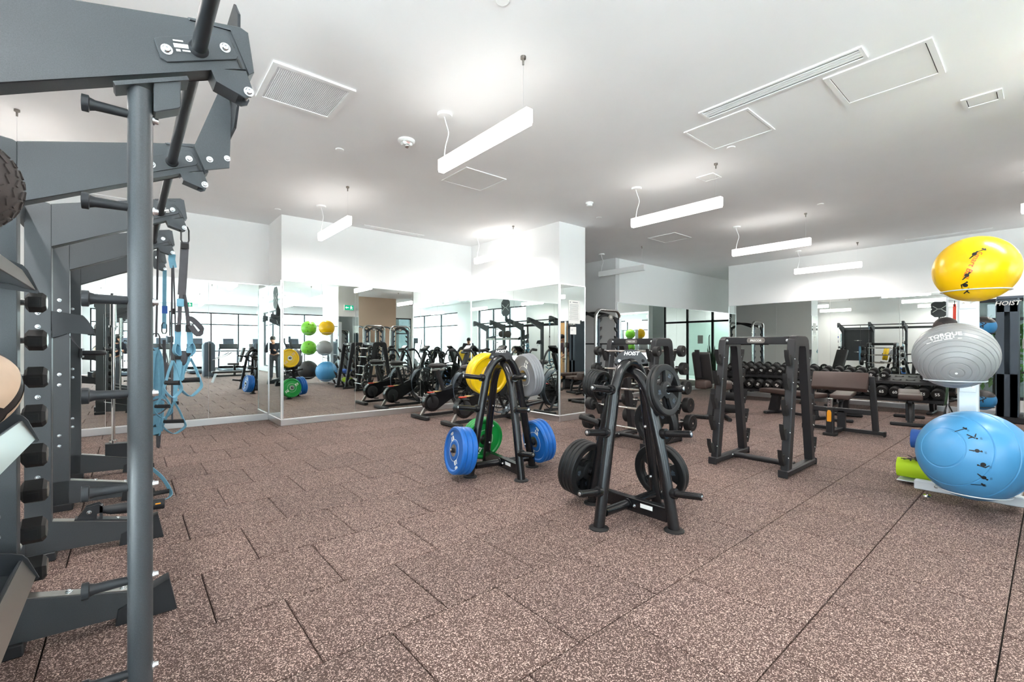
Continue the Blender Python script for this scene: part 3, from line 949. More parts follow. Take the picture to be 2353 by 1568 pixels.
# ------------------------------------------------ balls on the rig shelves
def textured_ball(label, loc, r, m, rot):
    t = thing('slam_ball', label, 'exercise ball', loc, rot)
    MB().sphere((0, 0, 0), r, 40, 22).build('ball_body', M[m], t)
    tr = MB()
    for j in range(-6, 7):
        la = j*.21
        cnt = max(6, int(26*math.cos(la)))
        for i in range(cnt):
            lo = 2*PI*(i+.5*(j % 2))/cnt
            p = Vector((math.cos(la)*math.cos(lo), math.cos(la)*math.sin(lo), math.sin(la)))
            R = facing(p, (0, 0, 1)).to_4x4()
            X = Matrix.Translation(p*(r-.003)) @ R @ Matrix.Rotation(.6 if (i+j) % 2 else -.5, 4, 'Z')
            tr.prism([(-.004, -.013), (.004, -.013), (.0045, .004), (.001, .014), (-.004, .008)], .0065, X)
    o = tr.build('tread_ridge', M['slam'], t, smooth=False); o['kind'] = 'stuff'
    return t
textured_ball('brown black slam ball with raised treads at the upper left edge', (-.374, 1.945, 1.725), .14, 'slam', (.3, .5, .2))
textured_ball('dark slam ball farther back on the top rig shelf', (-.56, 1.33, 1.745), .13, 'slam', (1.3, .2, .2))
def panel_ball(label, loc, r, rot):
    t = thing('medicine_ball', label, 'exercise ball', loc, rot)
    MB().sphere((0, 0, 0), r, 40, 22).build('ball_body', M['padblack'], t)
    for s in (0, PI/2, PI, 1.5*PI):
        cap = MB()
        n = 12
        vs = []
        for i in range(n+1):
            for j in range(n+1):
                a, b = (i/n-.5)*1.25, (j/n-.5)*1.25
                p = Vector((1, math.tan(a), math.tan(b))).normalized()*(r+.0018)
                vs.append(cap.bm.verts.new(p))
        for i in range(n):
            for j in range(n):
                q = i*(n+1)+j
                cap.bm.faces.new((vs[q], vs[q+n+1], vs[q+n+2], vs[q+1]))
        o = cap.build('leather_panel', M['tan'], t)
        o.rotation_euler = (0, 0, s)
    return t
panel_ball('tan and black leather medicine ball at the left edge on the middle shelf', (-.437, 2.325, 1.125), .155, (-.5, -.35, -.8))
panel_ball('tan and black leather medicine ball farther back on the middle shelf', (-.57, 1.38, 1.15), .16, (.1, .9, .3))
textured_ball('dark slam ball on the lowest rig shelf', (-.55, 2.2, .545), .135, 'slam', (.3, .5, 1.2))

# ------------------------------------------------ hex dumbbells on the rail
def hex_dumbbell(label, x, y, z, R, L, roll):
    """axis along x; right head at x"""
    t = thing('hex_dumbbell', label, 'dumbbell', (x, y, z), (roll, 0, 0), 'hex dumbbells on the rig rail')
    def head(s):
        h = MB()
        n = 6
        prof = [(-.0, R*.62), (.012, R), (L-.012, R), (L, R*.74)]
        rings = [[h.bm.verts.new((s*px, pr*math.cos(PI/6+PI/3*j), pr*math.sin(PI/6+PI/3*j))) for j in range(n)] for px, pr in prof]
        for A, B in zip(rings, rings[1:]):
            for j in range(n):
                h.bm.faces.new((A[j], A[(j+1) % n], B[(j+1) % n], B[j]))
        h.bm.faces.new(list(reversed(rings[0]))); h.bm.faces.new(rings[-1])
        return h
    a = head(1).build('hex_head', M['rubber'], t, smooth=False)
    a.location = (-L, 0, 0)
    MB().lathe([(0, 0), (R*.66, 0), (R*.66, .002), (0, .002)], 6, Matrix.Translation((.0, 0, 0)) @ Matrix.Rotation(PI/2, 4, 'Y'), closed=False).build('end_cap', M['strip'], t)
    b = head(-1).build('hex_head', M['rubber'], t, smooth=False)
    b.location = (-L-.12, 0, 0)
    MB().tube([(-L-.125, 0, 0), (-L-.09, 0, 0), (-L-.06, 0, 0), (-L-.03, 0, 0), (-L+.005, 0, 0)], [.014, .0165, .0175, .0165, .014], 14).build('chrome_handle', M['chrome'], t)
    MB().box((-L/2, -R*.866-.0008, 0), (L*.45, .002, R*.55)).build('weight_mark', M['iron'], t, smooth=False)
ords = ('topmost', 'second from the top', 'third from the top', 'fourth from the top', 'fifth from the top', 'sixth from the top', 'second from the bottom', 'lowest')
for i, z in enumerate(HZ):
    hex_dumbbell('black rubber hex dumbbell, %s on the rig rail' % ords[i], -.285+.002*(i % 3), 2.95, z, .045+.0022*i, .066+.0035*i, .12*(i % 3))

# ------------------------------------------------ landmine post bolted on the third foot, and other loose pieces
t = thing('landmine_post', 'black pivoting landmine tube lying on the third rig foot', 'barbell holder', (-.1, VK[3], .19))
MB().beam((-.15, 0, .0235), (.11, 0, -.0397), .07, .008, up=(.24, 0, 1)).prism_uz([(-.14, .024), (-.12, .05), (-.1, .085), (-.04, .095), (-.02, .07), (-.02, .04), (-.05, .035), (-.05, .006)], -.03, -.022).prism_uz([(-.14, .024), (-.12, .05), (-.1, .085), (-.04, .095), (-.02, .07), (-.02, .04), (-.05, .035), (-.05, .006)], .022, .03).build('pivot_bracket', M['rigd'], t)
MB().box((-.075, 0, .05), (.05, .044, .04)).box((-.03, 0, .04), (.014, .06, .08)).build('pivot_yoke', M['rigd'], t)
MB().tube([(-.03, 0, .05), (.02, 0, .04), (.08, 0, .036), (.285, 0, .02), (.286, 0, .02)], [.02, .03, .034, .034, .03], 20).build('bar_sleeve', M['rigd'], t)
MB().box((.25, -.0335, .034), (.028, .001, .008)).build('orange_sticker', M['orange'], t, smooth=False)
for x in (-.1, .05):
    o = bolt(bolt_s, t, x, 0, .0248-.243*(x+.15)); o.rotation_euler = (-PI/2, 0, 0)
o = bolt(bolt_s, t, -.085, -.03, .055)

t = thing('upright_barbell', 'steel barbell standing upright in a black holder at the far end of the rig', 'barbell', (-.115, VK[5], .172))
MB().tube([(0, 0, .16), (0, 0, 1.28)], .015, 16).build('bar_shaft', M['chrome'], t)
MB().tube([(0, 0, 1.28), (0, 0, 1.3), (0, 0, 1.3), (0, 0, 1.62)], [.036, .036, .025, .025], 18).build('bar_sleeve', M['chrome'], t)
MB().tube([(0, 0, .13), (0, 0, .16)], .034, 18).build('bar_collar', M['chrome'], t)
t = thing('barbell_holder', 'black wedge floor holder under the upright barbell', 'barbell holder', (-.115, VK[5], 0))
MB().prism_uz([(-.06, .193), (.13, .147), (.2, .136), (.21, .145), (.2, .29), (-.06, .305)], -.05, .05, bev=.004).build('holder_body', M['rigd'], t)

# ------------------------------------------------ suspension straps
def carabiner(t, x, y, z, h=.1, w=.05, m='satin'):
    pts = [(x-w/2, y, z-h*.2), (x-w/2, y, z-h*.8), (x-w*.3, y, z-h), (x+w*.3, y, z-h), (x+w/2, y, z-h*.8), (x+w/2, y, z-h*.2), (x+w*.3, y, z), (x-w*.3, y, z)]
    return MB().tube(pts, .005, 8, closed=True).build('carabiner', M[m], t)
def handle_loop(t, c, w, h, drop, web='teal', tilt=0.0, name='foot_cradle'):
    """triangle of webbing with a foam grip, and the loop of webbing below"""
    x, y, z = c
    gx = Vector((math.cos(tilt), -.8, math.sin(tilt)))*(w/2)
    a, b = Vector((x, y, z))-gx, Vector((x, y, z))+gx
    top = Vector((x, y, z+h))
    MB().ribbon([top, (top+a)/2+Vector((-.004, 0, 0)), a], .028, .003, (.5, -1, 0)).ribbon([top, (top+b)/2+Vector((.004, 0, 0)), b], .028, .003, (.5, -1, 0)).build('handle_strap', M[web], t)
    MB().cyl(a, b, .0165, 14).build('foam_grip', M['foam'], t)
    MB().ribbon(smooth_path([a, a+Vector((-.008, 0, -drop*.45)), (x-w*.15, y, z-drop*.95), (x+w*.15, y, z-drop*.95), b+Vector((.008, 0, -drop*.45)), b], 5), .034, .003, (.4, -1, 0)).build(name, M[web], t)

HK = (.292, 2.076)
# third arm: wide charcoal strap splitting in two sky-blue handles
v = VK[3]; x = HK[0]
t = thing('suspension_trainer', 'charcoal and sky blue suspension trainer, nearest of the hanging straps', 'suspension trainer', (x, v, 2.07))
carabiner(t, .006, 0, .0195, .115, .044)
MB().ribbon([(.005, 0, -.085), (-.002, 0, -.25), (-.012, 0, -.45)], .05, .006, (1, -.6, 0)).build('main_strap', M['web'], t)
MB().box((.005, 0, -.115), (.046, .03, .04), bev=.004).build('strap_sleeve', M['foam'], t)
MB().ribbon(smooth_path([(-.014, 0, -.43), (-.022, .0, -.52), (-.024, 0, -.6), (-.03, 0, -.7)], 4), .024, .004, (1, -.6, 0)).ribbon(smooth_path([(-.008, 0, -.4), (.012, 0, -.52), (.022, 0, -.62), (.027, 0, -.7)], 4), .024, .004, (1, -.6, 0)).build('split_strap', M['web'], t)
MB().box((-.02, -.006, -.505), (.04, .014, .055), bev=.004).build('label_tag', M['teal'], t)
MB().ribbon(smooth_path([(.022, 0, -.61), (.05, -.01, -.62), (.1, -.02, -.685), (.075, -.03, -.72), (.035, -.02, -.66)], 5), .034, .004, (0, 0, 1)).build('loose_tail', M['web'], t)
MB().box((.025, 0, -.68), (.032, .022, .05), bev=.003).box((-.03, 0, -.68), (.028, .022, .05), bev=.003).build('cam_buckle', M['foam'], t)
for sx, dz in ((-.032, 0), (.032, .02)):
    MB().ribbon(smooth_path([(sx, 0, -.7), (sx*1.1, 0, -.8), (sx*.8, 0, -.88+dz), (sx*.3-.02, 0, -.98+dz), (sx*.5-.03, 0, -1.06+dz)], 4), .036, .005, (1, -.6, 0)).build('blue_strap', M['teal'], t)
    MB().box((sx*.85, -.003, -.882+dz), (.048, .014, .024), bev=.003).build('handle_keeper', M['foam'], t)
    MB().ribbon(smooth_path([(sx*.9, 0, -.8), (sx*1.5, -.01, -.79), (sx*1.75, -.015, -.84), (sx*1.0, -.01, -.87)], 4), .046, .004, (.3, -1, 0)).build('padded_loop', M['teal'], t)
MB().sphere((0, 0, -.885), .036, 18, 12, sc=(.62, .45, 1.45)).build('pulley_cover', M['web'], t)
handle_loop(t, (-.06, .02, -1.052), .075, .15, .1)
handle_loop(t, (.035, -.02, -1.036), .1, .15, .11, tilt=.05)

# fourth arm: thin cord trainer with low handles
v = VK[4]
t = thing('suspension_trainer', 'thin cord suspension trainer with two low triangle handles, second of the hanging straps', 'suspension trainer', (HK[0], v, 2.07))
MB().ribbon([(0, 0, -.003), (-.004, 0, -.05), (.008, 0, -.12)], .05, .008, (1, -.4, 0)).build('anchor_loop', M['teal'], t)
MB().tube([(.008, 0, -.1), (.02, 0, -.55), (.026, 0, -1.0)], .006, 8).build('main_cord', M['web'], t)
MB().ribbon([(.0, .01, -.1), (-.004, .01, -.6), (.0, .01, -1.45)], .014, .004, (1, -.4, 0)).build('second_cord', M['web'], t)
MB().box((.012, 0, -.5), (.02, .02, .05), bev=.003).build('cord_lock', M['foam'], t)
MB().ribbon(smooth_path([(.026, 0, -.95), (.024, 0, -1.05), (.022, 0, -1.18), (.018, 0, -1.3)], 4), .034, .004, (1, -.6, 0)).build('blue_strap', M['teal'], t)
MB().box((.03, -.004, -1.3), (.03, .014, .03), bev=.003).build('handle_keeper', M['foam'], t)
handle_loop(t, (-.062, .03, -1.325), .1, .1, .1)
handle_loop(t, (.012, -.03, -1.455), .13, .17, .105, tilt=.03)

# fifth arm: sky blue strap
v = VK[5]
t = thing('suspension_trainer', 'sky blue suspension strap on the farthest rig arm', 'suspension trainer', (HK[0], v, 2.07))
MB().ribbon([(0, 0, -.003), (-.003, 0, -.4), (-.004, 0, -.62)], .034, .005, (1, -.3, 0)).build('main_strap', M['teal'], t)
MB().box((0, 0, -.42), (.045, .02, .08), bev=.003).build('strap_buckle', M['navy'], t)
carabiner(t, -.004, 0, -.56, .11, .04)
MB().ribbon([(-.004, 0, -.74), (0, 0, -1.1), (.005, 0, -1.35)], .028, .005, (1, -.4, 0)).build('lower_strap', M['web'], t)
MB().sphere((.005, 0, -1.05), .045, 16, 10, sc=(.8, .5, 1.8)).build('strap_bag', M['web'], t)
MB().tube(smooth_path([(-.02, 0, -1.05), (-.07, .01, -1.15), (-.075, .01, -1.22), (-.02, 0, -1.3), (.0, 0, -1.25)], 5), .006, 6).build('cord_loop', M['web'], t)

# bundle of bands hung from the last pull-up bar
t = thing('resistance_bands', 'bundle of sky blue resistance bands hung beside the near peg post', 'resistance bands', (.205, 5.25, 2.13))
MB().tube([(0, 0, .03), (-.005, 0, -.4), (-.012, 0, -.78)], .008, 8).build('hanging_strap', M['web'], t)
carabiner(t, -.014, 0, -.75, .15, .055)
for i, (dx, l, w_, m_) in enumerate(((-.05, .62, .045, 'teal'), (-.018, .7, .05, 'teal'), (.018, .6, .05, 'teal'), (.035, .68, .03, 'teal'), (.0, .82, .022, 'web'), (-.07, .5, .035, 'navy'))):
    MB().ribbon(smooth_path([(-.014, .01*i, -.88), (dx*.8, .01*i-.01, -1.0), (dx, .01*i, -1.0-l*.5), (dx*.7, .01*i, -.95-l), (dx*.3+.012, .01*i, -.9-l), (dx*.4+.02, .01*i, -1.0-l*.4), (-.01, .01*i+.004, -.9)], 5), w_, .004, (1, -.5, 0)).build('rubber_band', M[m_], t)
# low strap with a handle under the near post
t = thing('ankle_strap', 'pale blue cable strap with a black grip lying low behind the near post', 'exercise strap', (.17, 4.8, .0))
MB().ribbon(smooth_path([(-.02, .3, .98), (-.03, .28, .8), (-.03, .26, .62)], 3), .022, .004, (1, -.4, 0)).build('black_webbing', M['web'], t)
MB().ribbon(smooth_path([(-.03, .27, .78), (.05, .27, .8), (.1, .27, .74), (.05, .27, .68), (-.02, .27, .66)], 4), .024, .004, (0, 1, .3)).build('loose_tail', M['web'], t)
MB().box((-.03, .26, .6), (.03, .02, .06), bev=.003).build('snap_hook', M['satin'], t)
MB().ribbon(smooth_path([(-.03, .25, .57), (-.035, .2, .42), (-.03, .1, .33), (-.03, .05, .27)], 4), .035, .004, (1, -.4, 0)).build('blue_strap', M['teal'], t)
MB().box((-.03, .05, .27), (.05, .02, .035), bev=.003).build('buckle', M['foam'], t)
MB().ribbon(smooth_path([(-.025, .05, .25), (.05, 0, .16), (.1, -.06, .05), (.08, -.1, .015), (.0, -.14, .008), (-.1, -.14, .008)], 5), .034, .004, (.5, -.6, .3)).build('loop_strap', M['teal'], t)
MB().cyl((-.12, -.04, .055), (.09, -.06, .06), .018, 14).build('foam_grip', M['foam'], t)
# ================================================================== PLATE TREES
LEGS = {'W': (-1, 0), 'E': (1, 0), 'S': (0, -1), 'N': (0, 1)}
def leg_r(z):                     # distance of a leg from the axis at height z
    return .36-.185*z
PEG_Z = (.95, .65, .25)
TILT = .13
def plate_tree(label, loc, rotz):
    t = thing('plate_tree', label, 'plate rack', loc, (0, 0, rotz))
    for ax, ztop in ((0, 1.15), (1, 1.075)):
        def P(a, z):
            p = [0, 0, z]; p[ax] = a
            return tuple(p)
        k = ztop-1.165
        left = [P(-leg_r(0), .01), P(-leg_r(.5), .5), P(-leg_r(.88), .88+k)]
        bend = [P(-leg_r(.96), .96+k), P(-.155, 1.03+k), P(-.12, 1.095+k), P(-.07, 1.145+k), P(0, 1.165+k)]
        half = left+bend
        pts = half+[tuple([-c if i == ax else c for i, c in enumerate(p)]) for p in reversed(half[:-1])]
        MB().tube(smooth_path(pts, 3), .039, 20).build('bent_leg_tube', M['black'], t)
    MB().cyl((-.3, 0, .1), (.3, 0, .1), .033, 16).build('base_tube', M['black'], t)
    MB().box((0, 0, .1), (.055, .64, .1), bev=.004).build('base_bar', M['black'], t)
    MB().box((-.029, -.16, .115), (.001, .1, .03)).build('warning_sticker', M['paper'], t, smooth=False)
    for sx in (-1, 1):
        MB().lathe([(.034, 0), (.042, 0), (.042, .012), (.034, .012)], 18, Matrix.Translation((sx*.045, 0, .1)) @ Matrix.Rotation(PI/2, 4, 'Y')).build('weld_collar', M['black'], t)
        o = link('bolt', bolt_s, t); o.location = (sx*.0285, -.06, .1); o.rotation_euler = (0, 0, PI/2*sx)
    for nm, (cx, cy) in LEGS.items():
        MB().lathe([(0, 0), (.068, 0), (.068, .008), (.06, .014), (.04, .016), (.0, .016)], 24, Matrix.Translation((cx*.36, cy*.36, 0)), closed=False).build('foot_disc', M['rubber'], t)
        for z in PEG_Z:
            r0 = leg_r(z)
            a = Vector((cx*r0, cy*r0, z))
            d = Vector((cx*math.cos(TILT), cy*math.cos(TILT), math.sin(TILT)))
            p = MB().tube([a+d*.03, a+d*.04, a+d*.065, a+d*.066, a+d*.245, a+d*.248], [.034, .036, .036, .0235, .0235, .019], 16).build('plate_peg', M['black'], t)
            MB().tube([a+d*.247, a+d*.2495, a+d*.251], [.0125, .0125, .008], 12).build('peg_end_bolt', M['steel'], p)
            b = link('bolt', bolt_s, p); b.location = a-d*.04
            b.rotation_euler = facing(-d).to_euler(); b.rotation_euler = (facing(-d) @ Matrix.Rotation(-PI/2, 3, 'X')).to_euler()
    # curved name plate over the crossing, facing the camera side
    n = Vector((-1, -1, 0)).normalized()
    out = [(.118*math.cos(a), .118*math.sin(a)) for a in [PI*i/16*0.92+.04*PI for i in range(17)]]
    inn = [(.055*math.cos(a), .055*math.sin(a)) for a in [PI*i/16*0.92+.04*PI for i in reversed(range(17))]]
    pl = MB().prism([(x*1.05, y) for x, y in out]+inn, .01, bev=.002).build('name_plate', M['satin'], t)
    pl.matrix_local = Matrix.Translation(Vector((0, 0, 1.125))+n*.048) @ facing(n).to_4x4()
    q = link('lettering', text_mesh('HOIST', .038, M['wink'], .0015, .0009, .25), pl)
    q.location = (0, .088, .0112)
    for sx in (-1, 1):
        b = link('bolt', bolt_b, pl); b.location = (sx*.085, .035, .01); b.rotation_euler = (PI/2, 0, 0); b.scale = (.8, .8, .8)
    return t
tree1 = plate_tree('black tubular plate tree holding the coloured bumper plates', (2.885, 3.575, 0), -.16)
tree2 = plate_tree('black tubular plate tree holding the black iron plates, nearest the camera', (2.86, 2.03, 0), 0.0)

def on_peg(tree_loc, rotz, leg, z, s):
    """frame whose +z points out along the peg, s metres from the leg"""
    cx, cy = LEGS[leg]
    r0 = leg_r(z)
    a = Vector((cx*r0, cy*r0, z-.0)); d = Vector((cx*math.cos(TILT), cy*math.cos(TILT), math.sin(TILT)))
    Rz = Matrix.Rotation(rotz, 4, 'Z')
    up = Vector((0, 0, 1))
    # plates hang with the bore resting on the peg
    M0 = Matrix.Translation(a+d*s-Vector((0, 0, .0015))) @ facing(d).to_4x4()
    return Matrix.Translation(Vector(tree_loc)) @ Rz @ M0

def bumper(label, m, num, th, X, spin, R=.225, rim='wink', group=None):
    t = tag(bpy.data.objects.new('bumper_plate', None), label, 'weight plate', group)
    C.objects.link(t); t.empty_display_size = .1
    t.matrix_world = X @ Matrix.Rotation(spin, 4, 'Z')
    h = th/2
    prof = [(.03, -h*.8), (.085, -h*.8), (.095, -h*.55), (R*.8, -h*.55), (R*.86, -h), (R-.012, -h), (R, -h+.012), (R, h-.012), (R-.012, h), (R*.86, h), (R*.8, h*.55), (.095, h*.55), (.085, h*.8), (.03, h*.8)]
    MB().lathe(prof, 56).build('rubber_disc', M[m], t)
    MB().lathe([(.0255, -h*.86), (.058, -h*.86), (.058, h*.86), (.0255, h*.86)], 32).build('steel_hub', M['strip'], t)
    for s in (-1, 1):
        MB().lathe([(.1, s*h*.56), (.1035, s*h*.56), (.1035, s*(h*.56+.0006)), (.1, s*(h*.56+.0006))], 48).build('printed_ring', M[rim], t, smooth=False)
        for a in (0, PI):
            q = link('lettering', text_mesh(num+'\nLB', .056, M[rim], .001, .003), t)
            q.matrix_local = Matrix.Rotation(a, 4, 'Z') @ Matrix.Translation((0, .145, s*(h*.56+.0009))) @ (Matrix.Identity(4) if s > 0 else Matrix.Rotation(PI, 4, 'Y'))
    return t
T1, A1 = (2.885, 3.575, 0), -.16
pos = ('innermost', 'second', 'third', 'outermost')
def stack(col, m, num, th, n, leg, z, s0, where, rim='wink', words=pos, R=.225):
    for i in range(n):
        w = words[i] if n == 4 else ('innermost', 'middle', 'outermost')[i] if n == 3 else ('inner', 'outer')[i] if n == 2 else 'only'
        bumper('%s bumper plate marked %s, %s on the %s peg of the plate tree' % (col, num, w, where), m, num, th, on_peg(T1, A1, leg, z, s0+th*(i+.5)+.001*i), .5+.25*i*(1 if num != '45' else .1), R, rim, '%s bumper plates' % col)
stack('blue', 'bl_blue', '45', .052, 3, 'W', .25, .068, 'lower left')
stack('blue', 'bl_blue', '45', .044, 3, 'E', .25, .068, 'lower right')
stack('green', 'bl_green', '25', .042, 3, 'N', .25, .07, 'lower far')
stack('yellow', 'bl_yellow', '35', .074, 2, 'N', .95, .07, 'upper far', 'tan')
stack('grey', 'bl_grey', '10', .028, 4, 'E', .95, .068, 'upper right')

def iron_plate(label, R, th, X, spin, num, group):
    t = tag(bpy.data.objects.new('iron_plate', None), label, 'weight plate', group)
    C.objects.link(t); t.empty_display_size = .1
    t.matrix_world = X @ Matrix.Rotation(spin, 4, 'Z')
    h = th/2
    ri = R*.76
    mb = MB()
    mb.lathe([(ri, -h*.8), (ri+.006, -h), (R-.006, -h), (R, -h+.006), (R, h-.006), (R-.006, h), (ri+.006, h), (ri, h*.8)], 56)
    mb.lathe([(.0255, -h), (R*.27, -h), (R*.33, -h*.6), (R*.33, h*.6), (R*.27, h), (.0255, h)], 36)
    for k in range(3):
        a = 2*PI*k/3
        da = .42
        n = 6
        pts = [(R*.31*math.cos(a+da*1.4*(2*i/n-1)), R*.31*math.sin(a+da*1.4*(2*i/n-1))) for i in range(n+1)]
        pts += [(ri*1.01*math.cos(a-da*(2*i/n-1)), ri*1.01*math.sin(a-da*(2*i/n-1))) for i in range(n+1)]
        mb.prism(pts, th*.62, Matrix.Translation((0, 0, -th*.31)))
    mb.build('iron_casting', M['iron'], t)
    MB().lathe([(.0252, -h-.0005), (.03, -h-.0005), (.03, h+.0005), (.0252, h+.0005)], 28).build('bore_ring', M['steel'], t)
    for s in (-1, 1):
        for k in range(3):
            q = link('lettering', text_mesh(num, R*.19, M['machine'], .004, .002), t)
            q.matrix_local = Matrix.Rotation(2*PI*k/3, 4, 'Z') @ Matrix.Translation((R*.56, 0, s*(th*.31+.001))) @ Matrix.Rotation(-PI/2, 4, 'Z') @ (Matrix.Identity(4) if s > 0 else Matrix.Rotation(PI, 4, 'Y'))
    return t
T2 = (2.86, 2.03, 0)
for i, w in enumerate(('innermost', 'second', 'third', 'outermost')):
    iron_plate('black iron plate marked 45, %s in the lower left stack of the iron tree' % w, .225, .036, on_peg(T2, 0, 'N', .25, .085+.038*i), .3*i, '45', 'black iron plates')
for i, w in enumerate(('inner', 'outer')):
    iron_plate('black iron plate marked 45, %s of the lower right pair on the iron tree' % w, .225, .036, on_peg(T2, 0, 'E', .25, .085+.038*i), .9+.3*i, '45', 'black iron plates')
for i, w in enumerate(('inner', 'outer')):
    iron_plate('black iron plate with grip holes, %s of the upper right pair facing the camera' % w, .14 if 0 else .18, .03, on_peg(T2, 0, 'S', .95, .085+.033*i), 1.0+.15*i, '25', 'black iron plates')
for i, w in enumerate(('inner', 'outer')):
    iron_plate('mid-size black iron plate, %s of the pair on the iron tree middle right peg' % w, .18, .03, on_peg(T2, 0, 'E', .65, .085+.033*i), .4+.2*i, '25', 'black iron plates')
for i, w in enumerate(('innermost', 'second', 'third', 'fourth', 'outermost')):
    iron_plate('small black iron plate, %s of five on the iron tree upper left peg' % w, .115, .022, on_peg(T2, 0, 'N', .95, .08+.024*i), .3*i, '10', 'black iron plates')

# ================================================================== BARBELL RACKS
HOOKS = (1.2, .97, .72, .49, .25)
def hook_x(z):                    # centre of a barbell lying in the saddle at height z
    return -(.40-.175*(z-.06))-.085
def barbell_rack(label, loc):
    """two A-shaped side frames, saddles on the outer faces; y runs along the bars"""
    t = thing('barbell_rack', label, 'barbell rack', loc)
    for sy in (-1, 1):
        y = sy*.345
        MB().box((0, y, .038), (.82, .078, .06), bev=.012).build('base_beam', M['satin'], t)
        for sx in (-1, 1):
            MB().box((sx*.415, y, .036), (.016, .088, .072), bev=.006).build('base_end_cap', M['satin'], t)
        side = [(-.378, .065), (-.2, 1.29), (-.185, 1.335), (-.15, 1.362), (-.11, 1.37), (.11, 1.37), (.15, 1.362), (.185, 1.335), (.2, 1.29), (.378, .065), (.285, .065), (.108, 1.25), (.09, 1.275), (-.09, 1.275), (-.108, 1.25), (-.285, .065)]
        MB().prism_uz(side, y-.038, y+.038, bev=.01).build('side_frame', M['satin'], t)
        for sx in (-1, 1):
            for z in HOOKS:
                hx_ = abs(hook_x(z))
                s = MB()
                s.prism_uz([(sx*(hx_-.055), z-.12), (sx*(hx_-.02), z-.018), (sx*(hx_+.02), z-.022), (sx*(hx_+.034), z+.03), (sx*(hx_+.045), z+.03), (sx*(hx_+.035), z-.036), (sx*(hx_-.012), z-.13)], y-.02, y+.02)
                s.build('bar_saddle', M['rubber'], t)
                b = link('bolt', bolt_s, t); b.location = (sx*(hx_-.075), y-.034, z-.06); b.scale = (.6, .6, .6)
    MB().box((-.135, 0, 1.325), (.06, .63, .08), bev=.006).build('cross_bar', M['satin'], t)
    bd = MB().prism([(-.085, -.02), (-.075, -.026), (.075, -.026), (.085, -.02), (.09, 0), (.085, .02), (.075, .026), (-.075, .026), (-.085, .02), (-.09, 0)], .004, bev=.001).build('maker_badge', M['badge'], t)
    bd.matrix_local = Matrix.Translation((-.166, 0, 1.325)) @ facing((-1, 0, 0)).to_4x4()
    q = link('lettering', text_mesh('PRECOR', .03, M['paper'], .001, .0006, .15), bd); q.location = (0, -.001, .0045)
    for sx in (-1, 1):
        o = link('badge_rivet', bolt_s, bd); o.location = (sx*.077, 0, .004); o.rotation_euler = (PI/2, 0, 0); o.scale = (.3, .3, .3)
    MB().cyl((.0, -.31, .05), (.0, .31, .05), .03, 14).build('floor_tube', M['satin'], t)
    for sy in (-1, 1):
        o = link('bolt', bolt_b, t); o.location = (-.034, sy*.3, .05); o.rotation_euler = (0, 0, -PI/2)
        o = link('bolt', bolt_b, t); o.location = (-.166, sy*.3, 1.325); o.rotation_euler = (0, 0, -PI/2)
    return t
RK = [(5.215, 2.01, 0), (5.215, 3.56, 0)]
barbell_rack('empty black barbell rack standing alone in the middle of the floor', RK[0])
barbell_rack('black barbell rack loaded with fixed barbells behind the iron plate tree', RK[1])

def fixed_barbell(label, loc, R, th, gap):
    t = thing('fixed_barbell', label, 'barbell', loc, group='fixed barbells on the loaded rack')
    Lh = gap/2
    MB().tube([(0, -Lh, 0), (0, Lh, 0)], .0145, 12).build('steel_bar', M['chrome'], t)
    MB().tube([(0, -.26, 0), (0, -.12, 0)], .0152, 12).tube([(0, .12, 0), (0, .26, 0)], .0152, 12).build('knurled_grip', M['strip'], t)
    for s in (-1, 1):
        X = Matrix.Translation((0, s*Lh, 0)) @ Matrix.Rotation(-s*PI/2, 4, 'X')
        h = MB().lathe([(0, 0), (R*.45, 0), (R*.6, .012), (R*.98, .014), (R, .02), (R, th-.01), (R*.94, th), (R*.55, th), (R*.5, th-.006), (0, th-.006)], 28, X, closed=False).build('rubber_head', M['rubber'], t)
        MB().lathe([(0, th-.006), (R*.13, th-.006), (R*.13, th-.003), (0, th-.003)], 14, X, closed=False).build('end_bolt', M['steel'], h)
    return t
for i, z in enumerate(HOOKS):
    lv = ('top', 'second', 'third', 'fourth', 'lowest')[i]
    R, th, gap = .062+.0085*i, .075+.006*i, .82+.008*i
    fixed_barbell('fixed barbell with round black ends, %s hook on the camera side of the rack' % lv, (RK[1][0]+hook_x(z), RK[1][1], z), R, th, gap)
    fixed_barbell('fixed barbell with round black ends, %s hook on the far side of the rack' % lv, (RK[1][0]-hook_x(z), RK[1][1], z), R+.012, th, gap)

# ================================================================== BENCHES
def pad_mesh(w, l, h, bev=.018):
    return MB().box((0, 0, 0), (w, l, h), bev=bev, seg=3)
t = thing('preacher_bench', 'preacher curl bench with a long thick brown pad and orange seat lever', 'workout bench', (7.62, 2.0, 0))
# rear beam and the leaning legs
MB().box((.43, 0, .04), (.075, 1.0, .05), bev=.01).build('rear_beam', M['satin'], t)
for s in (-1, 1):
    MB().beam((.43, s*.4, .06), (.36, s*.365, .84), .06, .075, up=(0, 1, 0), bev=.012).build('leaning_leg', M['satin'], t)
    MB().prism_uz([(.39, .0), (.39, .07), (.47, .07), (.47, 0)], s*.5-.012, s*.5+.012, bev=.004).build('beam_end_cap', M['rubber'], t)
MB().box((.41, 0, .32), (.05, .76, .07), bev=.008).build('mid_crossbar', M['satin'], t)
MB().box((.42, 0, .19), (.07, .1, .26), bev=.008).build('centre_post', M['satin'], t)
MB().beam((.42, 0, .05), (-.0, .03, .045), .07, .06, bev=.01).build('spine_beam', M['satin'], t)
MB().box((.35, 0, .68), (.05, .7, .06), bev=.006).build('pad_support', M['satin'], t)
o = pad_mesh(.27, .68, .1).build('arm_pad', M['pad'], t); o.location = (.3, 0, .755); o.rotation_euler = (0, -1.0, 0)
